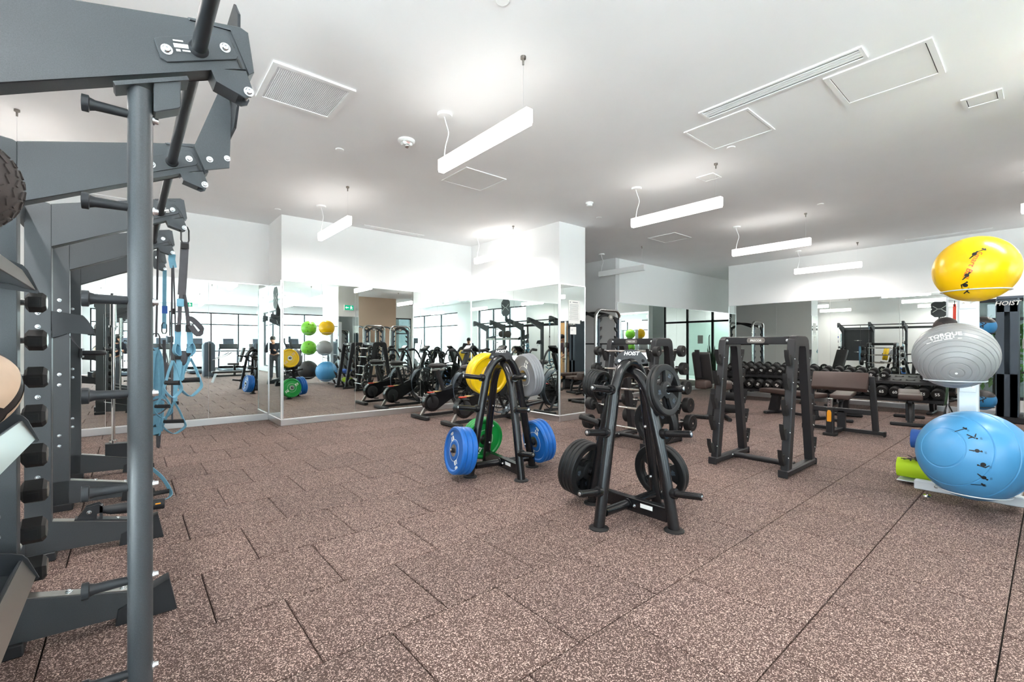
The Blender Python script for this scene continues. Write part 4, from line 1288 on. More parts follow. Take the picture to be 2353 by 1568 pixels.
MB().box((-.0, .03, .21), (.09, .085, .38), bev=.01).build('seat_post_sleeve', M['satin'], t)
MB().box((-.0, .03, .02), (.12, .16, .04), bev=.008).build('post_foot', M['rubber'], t)
cp = MB().box((-.0, .03, .455), (.062, .062, .14), bev=.006).build('seat_post', M['chrome'], t)
hl = MB()
for k in range(3):
    hl.cyl((-.0315, .03, .5-.035*k), (-.0318, .03, .5-.035*k), .008, 10)
hl.build('adjustment_hole', M['shadow'], cp)
lv = MB().prism([(-.022, -.08), (.022, -.08), (.026, -.07), (.026, .05), (.014, .08), (-.014, .08), (-.026, .05), (-.026, -.07)], .018, bev=.005).build('seat_lever', M['orange'], t)
lv.matrix_local = Matrix.Translation((-.046, .03, .28)) @ facing((-1, 0, 0)).to_4x4()

def flat_bench(label, loc, rot, L=1.15, m='pad', tilt=0.0, group=None):
    """padded bench, length along local x; stout central post and curved legs on two floor bars"""
    t = thing('flat_bench', label, 'workout bench', loc, (0, 0, rot), group)
    o = MB().box((0, 0, 0), (L, .28, .08), bev=.02, seg=3).build('bench_pad', M[m], t); o.location = (0, 0, .42); o.rotation_euler = (0, tilt, 0)
    MB().box((0, 0, .355), (L*.72, .07, .05), bev=.008).build('pad_rail', M['satin'], t)
    MB().prism_uz([(L*.24, .05), (L*.2, .34), (L*.33, .34), (L*.4, .05)], -.05, .05, bev=.008).build('front_post', M['satin'], t)
    MB().tube(smooth_path([(-L*.42, 0, .05), (-L*.4, 0, .2), (-L*.33, 0, .3), (-L*.2, 0, .34)], 5), .032, 12).build('curved_leg', M['satin'], t)
    MB().box((L*.3, 0, .03), (.08, .5, .05), bev=.012).build('floor_bar', M['satin'], t)
    MB().box((-L*.42, 0, .03), (.07, .36, .05), bev=.012).build('floor_bar', M['satin'], t)
    MB().box((-L*.05, 0, .05), (L*.8, .06, .045), bev=.008).build('spine_beam', M['satin'], t)
    return t
flat_bench('brown flat bench seen between the empty barbell rack posts', (9.2, 3.05, 0), 1.2)
flat_bench('brown flat bench behind the preacher bench near the dumbbell racks', (9.55, 2.35, 0), .15)
# small adjustable bench end-on near the right
def adjustable_bench(label, loc, rot, back, m='pad'):
    t = thing('adjustable_bench', label, 'workout bench', loc, (0, 0, rot))
    MB().box((0, 0, .035), (1.15, .075, .05), bev=.012).build('spine_beam', M['satin'], t)
    for x, w in ((-.56, .5), (.55, .42)):
        MB().box((x, 0, .03), (.07, w, .05), bev=.012).build('floor_bar', M['satin'], t)
    p = MB().prism_uz([(-.33, .06), (-.3, .33), (-.16, .35), (-.1, .06)], -.055, .055, bev=.008).build('front_post', M['satin'], t)
    MB().box((-.2, -.0565, .13), (.03, .002, .06)).box((-.155, -.0565, .13), (.03, .002, .06)).build('white_label', M['paper'], p, smooth=False)
    MB().tube(smooth_path([(-.5, 0, .06), (-.46, 0, .2), (-.36, 0, .3), (-.22, 0, .36)], 5), .03, 12).build('curved_leg', M['satin'], t)
    MB().tube(smooth_path([(.5, 0, .06), (.44, 0, .22), (.3, 0, .32), (.1, 0, .35)], 5), .03, 12).build('curved_leg', M['satin'], t)
    MB().box((-.05, 0, .37), (.62, .06, .045), bev=.006).build('pad_rail', M['satin'], t)
    o = MB().box((0, 0, 0), (.36, .3, .085), bev=.022, seg=3).build('seat_pad', M[m], t); o.location = (-.3, 0, .445)
    b = MB().box((.4, 0, 0), (.78, .29, .085), bev=.022, seg=3).build('back_pad', M[m], t); b.location = (-.1, 0, .445); b.rotation_euler = (0, -back, 0)
    return t
adjustable_bench('brown adjustable bench standing near the blue ball, seat end towards the camera', (9.95, 1.53, 0), .17, 0.02)
adjustable_bench('black adjustable bench by the window column, tucked behind the ball rack', (9.2, -.7, 0), 1.2, .5, 'padblack')

t = thing('incline_bench', 'black incline bench with raised back pad and leg rollers left of the empty rack', 'workout bench', (8.0, 3.85, 0), (0, 0, .08))
MB().box((.35, .05, .035), (1.5, .08, .05), bev=.012).build('spine_beam', M['satin'], t)
MB().tube(smooth_path([(-.35, -.36, .03), (-.1, -.2, .04), (.1, -.02, .05), (.2, .05, .05)], 5), .032, 12).build('splayed_foot', M['satin'], t)
MB().box((-.35, .05, .03), (.08, .55, .05), bev=.012).build('floor_bar', M['satin'], t)
MB().box((1.05, .05, .03), (.08, .5, .05), bev=.012).build('floor_bar', M['satin'], t)
p = MB().prism_uz([(-.2, .05), (-.02, .5), (.1, .5), (.06, .05)], 0, .09, bev=.006).build('main_post', M['satin'], t)
MB().box((-.06, -.001, .3), (.07, .003, .06)).build('white_label', M['paper'], p, smooth=False)
MB().tube(smooth_path([(.5, .05, .06), (.47, .05, .3), (.4, .05, .42), (.2, .05, .5)], 5), .03, 12).build('curved_leg', M['satin'], t)
for y in (-.14, .2):
    MB().box((-.06, y, .58), (.3, .22, .16), bev=.04, seg=3).build('hip_pad', M['pad'], t)
o = MB().box((0, 0, .3), (.075, .3, .62), bev=.02, seg=3).build('back_pad', M['padblack'], t); o.location = (.02, .22, .6); o.rotation_euler = (0, -.45, .15)
MB().box((.05, .22, .9), (.03, .08, .5), X=Matrix.Translation((-.12, 0, .06)) @ Matrix.Rotation(-.2, 4, 'Y')).build('pad_spine', M['satin'], t)
for z, x in ((.36, .25), (.15, .2)):
    MB().cyl((x, -.38, z), (x, -.02, z), .075, 20).build('foam_roller', M['foam'], t)
    MB().cyl((x, -.42, z), (x, .1, z), .016, 10).build('roller_axle', M['chrome'], t)
MB().beam((.1, .05, .45), (.24, .05, .13), .05, .05).build('roller_arm', M['satin'], t)

# ================================================================== DUMBBELL RACKS
def dumbbell_rack(label, y0, y1):
    t = thing('dumbbell_rack', label, 'dumbbell rack', (11.45, (y0+y1)/2, 0))
    L = y1-y0; n = int(round(L/.2))
    for z, x in ((.30, -.05), (.62, .08)):
        sh = MB().beam((x-.24, 0, z-.05), (x+.24, 0, z+.07), L, .016, up=(-.25, 0, 1)).build('rack_tier', M['satin'], t, smooth=False)
        MB().beam((x-.25, 0, z-.06), (x-.238, 0, z-.06), L, .05).build('tier_front_rail', M['satin'], sh, smooth=False)
        for i in range(n):
            y = -L/2+.1+.2*i
            for dx in (-.11, .11):
                q = MB()
                xc = x+dx; zc = z+.012+dx*.25
                q.prism([(-.07, 0), (.07, 0), (.06, .022), (.03, .008), (-.03, .008), (-.06, .022)], .05, Matrix.Translation((xc-.025, y, zc)) @ Matrix(((0, 0, 1, 0), (1, 0, 0, 0), (0, 1, 0, 0), (0, 0, 0, 1))))
                q.build('saddle', M['rubber'], sh)
    for y in (-L/2+.2, L/2-.2):
        MB().prism_uz([(-.06, .05), (-.12, .17), (-.1, .23), (.12, .3), (.14, .27), (.06, .2), (.05, .05)], y-.03, y+.03, bev=.006).box((.275, y, .34), (.05, .06, .6), bev=.006).build('rack_leg', M['satin'], t)
        MB().box((0, y, .03), (.62, .09, .05), bev=.012).build('floor_foot', M['satin'], t)
    return t
dumbbell_rack('two-tier black dumbbell rack at the right, before the long mirror', 1.24, 3.24)
dumbbell_rack('two-tier black dumbbell rack at the far left end of the long mirror', 3.30, 5.30)

DB = {}
def dumbbell(label, num, loc, group):
    R = min(.0595+.00058*num, .098); L = .075+.0011*num
    if num not in DB:
        X = Matrix.Translation((.068, 0, 0)) @ Matrix.Rotation(PI/2, 4, 'Y')
        hm = MB().lathe([(0, 0), (R*.55, 0), (R*.9, .006), (R, .014), (R, L-.012), (R*.93, L), (R*.72, L), (R*.7, L-.003), (0, L-.003)], 22, X, closed=False).data('rubber_head', M['rubber'])
        g = MB().tube([(-.07, 0, 0), (0, 0, 0), (.07, 0, 0)], [.0165, .019, .0165], 12).data('chrome_handle', M['chrome'])
        DB[num] = (hm, g, text_mesh(str(num), R*.8, M['wink'], .0012, .0014))
    hm, g, tx = DB[num]
    roll = random.uniform(-1.2, 1.2)
    t = thing('round_dumbbell', label, 'dumbbell', loc, (0, 0, 0), group)
    t.rotation_euler = (Matrix.Rotation(-.245, 3, 'Y') @ Matrix.Rotation(roll, 3, 'X')).to_euler()
    link('rubber_head', hm, t)
    link('rubber_head', hm, t, rot=(0, 0, PI))
    link('chrome_handle', g, t)
    for s in (-1, 1):
        q = link('number', tx, t)
        q.matrix_local = Matrix.Translation((s*(.068+L-.002), 0, 0)) @ facing((s, 0, 0)).to_4x4()
    return t
lower = [55, 55, 60, 60, 65, 65, 70, 70, 75, 75, 80, 80, 85, 85, 90, 90, 95, 95, 100, 100]
upper = [15, 15, 0, 0, 20, 20, 25, 25, 30, 30, 35, 35, 40, 40, 45, 45, 50, 50, 50, 45]
od = ['first', 'second', 'third', 'fourth', 'fifth', 'sixth', 'seventh', 'eighth', 'ninth', 'tenth', 'eleventh', 'twelfth', 'thirteenth', 'fourteenth', 'fifteenth', 'sixteenth', 'seventeenth', 'eighteenth', 'nineteenth', 'twentieth']
for nm, row, x, z in (('lower', lower, 11.40, .372), ('upper', upper, 11.53, .685)):
    for i, num in enumerate(row):
        if not num: continue
        y = 1.34+.2*i+(.06 if i >= 10 else 0)
        R = min(.0595+.00058*num, .098)
        dumbbell('black round dumbbell marked %d, %s from the right on the %s tier' % (num, od[i], nm), num, (x, y, z-.04+R*1.0+(.008 if nm == 'upper' else .003)), 'dumbbells on the %s tier' % nm)
# ================================================================== BALL RACK (right)
BX, BY = 4.95, .40
t = thing('ball_rack', 'pale silver floor rack with posts and ring holders carrying the big exercise balls', 'ball rack', (5.2, .0, 0))
def at(x, y, z): return (x-5.2, y, z)
MB().box(at(5.155, -.05, .092), (.075, 1.62, .075), bev=.006).build('base_beam', M['rackw'], t)
MB().box(at(5.5, .19, .092), (.62, .07, .07), bev=.006).build('cross_beam', M['rackw'], t)
MB().box(at(5.5, -.36, .092), (.62, .07, .07), bev=.006).build('cross_beam', M['rackw'], t)
for y in (.68, -.0, -.78):
    MB().tube([at(5.155, y, .0), at(5.155, y, .012), at(5.155, y, .013), at(5.155, y, .055)], [.032, .026, .009, .009], 14).build('levelling_foot', M['rubber'] if y == 0 else M['chrome'], t)
for y in (.19, -.36):
    MB().tube([at(5.78, y, .0), at(5.78, y, .012), at(5.78, y, .013), at(5.78, y, .06)], [.032, .026, .009, .009], 14).build('levelling_foot', M['chrome'], t)
o = link('bolt', bolt_s, t); o.location = at(5.117, .62, .1); o.rotation_euler = (0, 0, -PI/2)
for y in (.45, -.36):
    p = MB().box(at(5.36, y, 1.06), (.1, .125, 2.0), bev=.012).build('post', M['rackw'], t)
    for z in (1.62, .93, .42):
        MB().box(at(5.306, y, z), (.012, .1, .09), bev=.003).build('mount_plate', M['rackw'], p)
        for s in (-.025, .025):
            o = link('bolt', bolt_s, p); o.location = at(5.299, y+s, z); o.rotation_euler = (0, 0, -PI/2); o.scale = (.8, .8, .8)
BALLS = [(BX+.015, BY-.02, 1.857, .248), (BX-.09, BY+.085, 1.195, .25), (BX, BY-.01, .432, .335)]
G = [(4.64, -.42, 1.86, .25), (4.64, -.42, 1.2, .25), (4.62, -.44, .46, .32)]
for (x, y, z, r), rz in zip(BALLS+G, (1.69, 1.005, .16, 1.69, 1.0, .22)):
    rr = math.sqrt(max(.01, (r+.0095)**2-(z-rz)**2))
    MB().ring(at(x, y, rz), rr, .0048).tube([at(x+rr, y, rz), at(5.31, y+(.05 if y > 0 else .03), max(.13, rz-.04))], .008, 8).build('ring_holder', M['rackw'], t)
MB().box(at(5.56, .6, .032), (.24, .66, .008), bev=.002).box(at(5.68, .6, .06), (.008, .66, .06)).build('mat_tray', M['rackw'], t)

def stability_ball(label, x, y, z, r, m, ribs=0, prints=None, wordy=None, axis=None):
    o = thing('stability_ball', label, 'exercise ball', (x, y, z))
    b = MB()
    prof = []
    n = 40
    for i in range(n+1):
        a = PI*i/n
        prof.append((r*math.sin(a), -r*math.cos(a)))
    prof[0] = (0, -r); prof[-1] = (0, r)
    if ribs:
        prof = [(0, -r)]
        for i in range(1, 200):
            a = PI*i/200
            k = min(abs(a-j*PI/ribs) for j in range(1, ribs))
            rr = r-(.0035 if k < .012 else 0)
            prof.append((rr*math.sin(a), -rr*math.cos(a)))
        prof.append((0, r))
    body = b.lathe(prof, 56, closed=False).build('ball_skin', M[m], o)
    ax = Vector(axis or (0, 0, 1)).normalized()
    body.matrix_local = facing(ax, (0.1, 0, 1)).to_4x4()
    v = MB().lathe([(0, r-.002), (.008, r-.002), (.008, r+.0025), (0, r+.003)], 12, closed=False).build('air_plug', M['white'], o)
    v.matrix_local = facing(ax, (0.1, 0, 1)).to_4x4()
    return o
def on_ball(parent, name, me, r, dirv, up, roll=0.0, lift=.0015, sub=None):
    q = link(name, me, parent)
    d = Vector(dirv).normalized()
    q.matrix_local = Matrix.Translation(d*(r+lift)) @ facing(d, up).to_4x4() @ Matrix.Rotation(roll, 4, 'Z')
    return q
def bent(me, r):
    """a copy of a flat print wrapped round a sphere of radius r"""
    m2 = me.copy()
    bm = bmesh.new(); bm.from_mesh(m2)
    bmesh.ops.triangulate(bm, faces=[f for f in bm.faces if len(f.verts) > 4])
    bmesh.ops.subdivide_edges(bm, edges=[e for e in bm.edges if e.calc_length() > .03], cuts=2, use_grid_fill=False)
    for v in bm.verts:
        x, y, z = v.co
        v.co.z = math.sqrt(max(1e-6, r*r-x*x-y*y))-r+z
    bm.to_mesh(m2); bm.free()
    return m2
def exercise_figure(kind):
    """small pictogram of an exerciser with a ball"""
    p = MB()
    T = lambda q: Matrix.Translation((0, 0, 0))
    p.lathe([(0, 0), (.006, 0), (.006, .001), (0, .001)], 12, Matrix.Translation((.018, .012, 0)), closed=False)
    if kind == 0:
        p.lathe([(0, 0), (.013, 0), (.013, .001), (0, .001)], 16, closed=False)
        p.prism([(-.012, -.006), (-.036, -.022), (-.032, -.026), (-.006, -.014)], .001).prism([(.004, .008), (.024, .014), (.026, .009), (.01, .002)], .001)
    elif kind == 1:
        p.prism([(-.03, -.02), (.012, .008), (.016, .002), (-.026, -.026)], .001).prism([(-.006, -.004), (.0, -.03), (.006, -.03), (.004, .0)], .001).prism([(.0, .006), (-.02, .024), (-.016, .027), (.008, .01)], .001)
    elif kind == 2:
        p.lathe([(0, 0), (.015, 0), (.015, .001), (0, .001)], 16, Matrix.Translation((0, -.008, 0)), closed=False)
        p.prism([(-.022, .006), (.014, .014), (.016, .008), (-.02, .0)], .001).prism([(-.022, .005), (-.03, -.022), (-.025, -.023), (-.016, .0)], .001)
    else:
        p.prism([(-.04, .0), (.02, .004), (.022, -.001), (-.04, -.005)], .001).prism([(.018, .01), (.035, .008), (.03, -.01), (.02, -.006)], .001)
    return p.data('exercise_pictogram', M['ink'], smooth=False)
FIG = [exercise_figure(k) for k in range(4)]
CAP = text_mesh('MOVE\nHOLD', .006, M['ink'], .0006)

cdir = lambda x, y, z: Vector((-x, -y, 1.27-z)).normalized()
x, y, z, r = BALLS[0]
yb = stability_ball('shiny yellow exercise ball, topmost on the ball rack', x, y, z, r, 'b_yellow', axis=(.3, 1, -.3))
c = cdir(x, y, z); side = Vector((0, 0, 1)).cross(c).normalized(); up = c.cross(side)
def dirs(a, b): return c+side*a+up*b
for i, (a, b, k) in enumerate(((.12, .62, 3), (-.02, .5, 0), (-.18, -.16, 0), (-.25, -.48, 2), (-.24, -.8, 1))):
    on_ball(yb, 'exercise_pictogram', bent(FIG[k], r), r, dirs(a, b), tuple(up), .3)
q = on_ball(yb, 'lettering', bent(text_mesh('Smart Ball', .05, M['red'], .001, .0, .2), r), r, dirs(-.06, .16), tuple(up), -1.95)
x, y, z, r = BALLS[1]
c = cdir(x, y, z); side = Vector((0, 0, 1)).cross(c).normalized(); up = c.cross(side)
gb = stability_ball('grey ribbed exercise ball in the middle of the ball rack', x, y, z, r, 'b_grey', ribs=19, axis=c+side*.05-up*.62)
on_ball(gb, 'lettering', bent(text_mesh('TORQUE', .046, M['wink'], .001, .0012), r), r, dirs(-.28, .8), tuple(up), .28)
on_ball(gb, 'lettering', bent(text_mesh('FITNESS', .022, M['wink'], .001, .0005, 0, 1.8), r), r, dirs(-.31, .63), tuple(up), .24)
on_ball(gb, 'white_stripe', bent(MB().box((0, 0, 0), (.2, .006, .001)).data('white_stripe', M['wink'], False), r), r, dirs(-.29, .55), tuple(up), .24)
x, y, z, r = BALLS[2]
bb = stability_ball('large sky blue exercise ball, lowest on the ball rack', x, y, z, r, 'b_blue', ribs=7, axis=(.9, -.5, -.25))
c = cdir(x, y, z); side = Vector((0, 0, 1)).cross(c).normalized(); up = c.cross(side)
for a, b, k, rl in ((-.22, .62, 3, .5), (.0, .42, 1, -1.1), (.06, .1, 0, -.6), (.14, -.2, 2, 2.6), (.18, -.5, 0, -1.2), (.1, -.78, 3, .1)):
    on_ball(bb, 'exercise_pictogram', bent(FIG[k], r), r, dirs(a, b), tuple(up), rl)
    on_ball(bb, 'lettering', CAP, r, dirs(a+.13, b-.02), tuple(up), -1.4)
for (x, y, z, r), w, m in zip(G, ('topmost', 'middle', 'lowest'), ('b_green', 'b_green', 'padblack')):
    g_ = stability_ball('%s exercise ball, %s on the other ball rack post, seen in the bay mirror' % ('green' if m == 'b_green' else 'black', w), x, y, z, r, m, axis=(.2, -.4, .9))
    for i in range(6):
        a = i*1.0
        on_ball(g_, 'exercise_pictogram', bent(FIG[i % 4], r), r, (math.cos(a)*.6, .9, math.sin(a)*.6), (0, 0, 1), a)

# rolled mats behind the balls
def rolled_mat(label, loc, rot, R, L, m, strap=True):
    t = thing('rolled_mat', label, 'exercise mat', loc, rot)
    pts = []
    n = 66
    for i in range(n+1):
        a = 2*PI*i/22+.3; rr = .018+(R-.018)*i/n
        pts.append((rr*math.cos(a), rr*math.sin(a)))
    th = .008
    inner = [(p[0]*(1-th/max(.02, math.hypot(*p))), p[1]*(1-th/max(.02, math.hypot(*p)))) for p in pts]
    s = MB()
    A = [[s.bm.verts.new((q[0], sy*L/2, q[1])) for q in pts] for sy in (-1, 1)]
    B = [[s.bm.verts.new((q[0], sy*L/2, q[1])) for q in inner] for sy in (-1, 1)]
    for i in range(n):
        s.bm.faces.new((A[0][i], A[0][i+1], A[1][i+1], A[1][i]))
        s.bm.faces.new((B[0][i], B[1][i], B[1][i+1], B[0][i+1]))
        for e in (0, 1):
            s.bm.faces.new((A[e][i], B[e][i], B[e][i+1], A[e][i+1]))
    s.bm.faces.new((A[0][n], B[0][n], B[1][n], A[1][n]))
    s.bm.faces.new((A[0][0], A[1][0], B[1][0], B[0][0]))
    s.build('foam_roll', M[m], t)
    if strap:
        for y in (-L*.28, L*.28):
            MB().tube([(R*1.02*math.cos(a), y, R*1.02*math.sin(a)) for a in [2*PI*i/24 for i in range(24)]], .004, 6, closed=True).build('elastic_strap', M['web'], t)
    return t
lm = rolled_mat('lime green rolled exercise mat with printed figure, lying left of the blue ball', (5.56, .64, .14), (0, .6, 0), .1, .6, 'lime', False)
for a, k in ((2.55, 1), (2.75, 3)):
    q = link('exercise_pictogram', FIG[k], lm); q.scale = (1.6, 1.6, 1)
    d = Vector((math.cos(a), 0, math.sin(a)))
    q.matrix_local = Matrix.Translation(d*.1015+Vector((0, .2, 0))) @ facing(d, (0, 0, 1)).to_4x4() @ Matrix.Scale(1.7, 4)
rolled_mat('blue rolled exercise mat with a dark strap behind the big blue ball', (5.56, .56, .42), (0, .2, 0), .1, .56, 'navy')
t = thing('mat_hook_rack', 'silver tray arm holding the blue rolled mat behind the balls', 'mat holder', (5.56, .32, 0))
MB().tube([(.17, 0, .0), (.17, 0, .3)], .014, 10).box((.04, .2, .305), (.3, .5, .008)).build('mat_arm', M['rackw'], t)

# ================================================================== MEDICINE BALL STAND behind the ball rack
SX, SY = 9.4, .82
t = thing('medicine_ball_stand', 'dark upright stand for medicine balls behind the ball rack post', 'ball rack', (SX, SY, 0))
MB().tube([(0, 0, .0), (0, 0, 1.75)], .03, 12).build('stand_post', M['satin'], t)
for a in (.4, 1.9, 3.5, 5.0):
    MB().tube([(0, 0, .25), (.3*math.cos(a), .3*math.sin(a), .02)], [.018, .014], 8).build('stand_leg', M['satin'], t)
spots = [(.13, -.17, 1.55, 'med_blue', 'blue and black medicine ball high on the stand right of the ball rack post'),
         (.13, -.17, .48, 'med_blue', 'blue and black medicine ball low on the stand right of the ball rack post'),
         (-.12, .2, 1.55, 'slam', 'brown medicine ball high on the stand left of the ball rack post')]
for x, y, z, m, lb in spots:
    MB().ring((x, y, z-.1), .117, .006).tube([(0, 0, z-.14), (x*.4, y*.4, z-.105)], .01, 8).build('ball_cup', M['satin'], t)
    b = thing('medicine_ball', lb, 'exercise ball', (SX+x, SY+y, z+.0))
    MB().sphere((0, 0, 0), .145, 32, 18).build('ball_body', M[m], b)
    prof = [(.1465*math.sin(a), -.1465*math.cos(a)) for a in [PI*(.72+.28*i/8) for i in range(9)]]; prof[-1] = (0, .1465)
    k = MB().lathe(prof, 32, closed=False).build('black_cap', M['padblack'], b); k.rotation_euler = (.2, -.3, 0)
    q = link('exercise_pictogram', FIG[1], b)
    d = Vector((-1, -.05, .15)).normalized()
    q.matrix_local = Matrix.Translation(d*.1475) @ facing(d).to_4x4() @ Matrix.Scale(1.6, 4)
t = thing('resistance_band', 'thin red resistance band hanging left of the ball rack post', 'resistance band', (9.55, .95, 0))
MB().ribbon([(0, 0, 1.9), (0, .004, 1.5), (.0, 0, 1.12)], .036, .004, (.5, -1, 0)).build('red_band', M['red'], t)
MB().tube([(0, 0, 1.95), (.02, 0, 1.9), (0, 0, 1.86), (-.02, 0, 1.9)], .005, 6, closed=True).build('band_hook', M['satin'], t)
t = thing('accessory_stand', 'slim stand with hooks and ropes beside the dumbbell rack end', 'accessory rack', (9.55, 1.0, 0))
MB().tube([(0, .03, .0), (0, .03, 2.0)], .014, 8).tube([(0, .03, 1.96), (0, -.04, 1.96)], .008, 8).build('stand_pole', M['rackw'], t)
for a in (.5, 2.6, 4.7):
    MB().tube([(0, .03, .4), (.16*math.cos(a), .03+.16*math.sin(a), 0)], .01, 8).build('stand_leg', M['satin'], t)
MB().tube(smooth_path([(-.02, .02, .75), (-.05, .03, .5), (-.04, .05, .38), (.0, .04, .5), (.02, .03, .74)], 5), .014, 8).build('hung_rope', M['leaf'], t)

# ================================================================== FUNCTIONAL TRAINER at the right edge
t = thing('cable_machine', 'tall dark grey cable machine at the right edge with weight stack', 'cable machine', (11.35, .23, 0))
def tower(y):
    s = MB().prism_uz([(-.26, .1), (-.26, 2.02), (-.22, 2.05), (.2, 2.05), (.22, 2.0), (.22, .1)], y-.13, y-.115)
    s.prism_uz([(-.26, .1), (-.26, 2.02), (-.22, 2.05), (.2, 2.05), (.22, 2.0), (.22, .1)], y+.115, y+.13)
    s.box((.2, y, 1.05), (.02, .24, 1.9)).box((-.02, y, 2.02), (.44, .24, .03))
    s.build('tower_shroud', M['machine'], t)
    f = MB().box((-.262, y+.075, 1.05), (.012, .085, 1.9)).box((-.262, y-.075, 1.05), (.012, .085, 1.9)).box((-.262, y, 1.93), (.012, .24, .2)).box((-.262, y, .45), (.012, .24, .7))
    f.build('front_shroud', M['machine'], t)
    w = MB()
    for i in range(14):
        w.box((-.05, y, .16+.045*i), (.3, .2, .04))
    w.build('weight_stack', M['rubber'], t)
    for s_ in (-.07, .07):
        MB().cyl((-.12, y+s_, .1), (-.12, y+s_, 2.0), .012, 8).build('guide_rod', M['chrome'], t)
tower(.25)
MB().box((0, .13, 2.08), (.12, .5, .05), bev=.006).build('top_beam', M['machine'], t)
MB().box((0, .2, .05), (.66, .42, .09), bev=.006).build('base_frame', M['satin'], t)
for y in (.03,):
    MB().box((-.33, y, 1.1), (.05, .07, 1.95), bev=.004).build('pulley_column', M['alu'], t)
    MB().box((-.33, y, 1.3), (.1, .1, .16), bev=.006).build('pulley_carriage', M['badge'], t)
    MB().tube([(-.38, y, 1.3), (-.42, y, .9)], .004, 6).tube([(-.42, y-.06, .84), (-.42, y+.06, .84)], .014, 8).build('cable_handle', M['foam'], t)
n_ = MB()
for i in range(7):
    n_.box((-.34, .03, .5+.09*i), (.052, .03, .05))
n_.build('position_label', M['paper'], t, smooth=False)
q = text('lettering', 'HOIST', .1, M['wink'], t, (-.2695, .25, 1.97), (-1, 0, 0), bold=.002, shear=.25)

# ================================================================== NOTICE ON THE PILLAR MIRROR
t = thing('paper_notice', 'white printed paper notice taped to the pillar end mirror', 'notice', (5.86, 5.29, 1.85))
MB().box((0, 0, 0), (.29, .0012, .4)).build('paper_sheet', M['paper'], t, smooth=False)
tx = MB()
random.seed(5)
tx.box((.02, -.001, .165), (.13, .0006, .012))
tx.prism([(-.115, .155), (-.095, .155), (-.095, .18), (-.105, .172), (-.115, .18)], .0006, Matrix(((1, 0, 0, 0), (0, 0, -1, -.0007), (0, 1, 0, 0), (0, 0, 0, 1))))
for i in range(17):
    tx.box((-.12+.115*(.9+.1*random.random()), -.001, .13-.0165*i), (.23*(.9+.1*random.random()), .0006, .004))
tx.build('printed_lines', M['textgrey'], t, smooth=False)
t = thing('small_notice', 'small white card taped below the paper notice on the pillar mirror', 'notice', (5.83, 5.29, 1.53))
MB().box((0, 0, 0), (.15, .0012, .13)).build('paper_card', M['paper'], t, smooth=False)
MB().box((-.03, -.001, .02), (.05, .0006, .006)).box((-.03, -.001, .0), (.05, .0006, .006)).build('printed_lines', M['textgrey'], t, smooth=False)
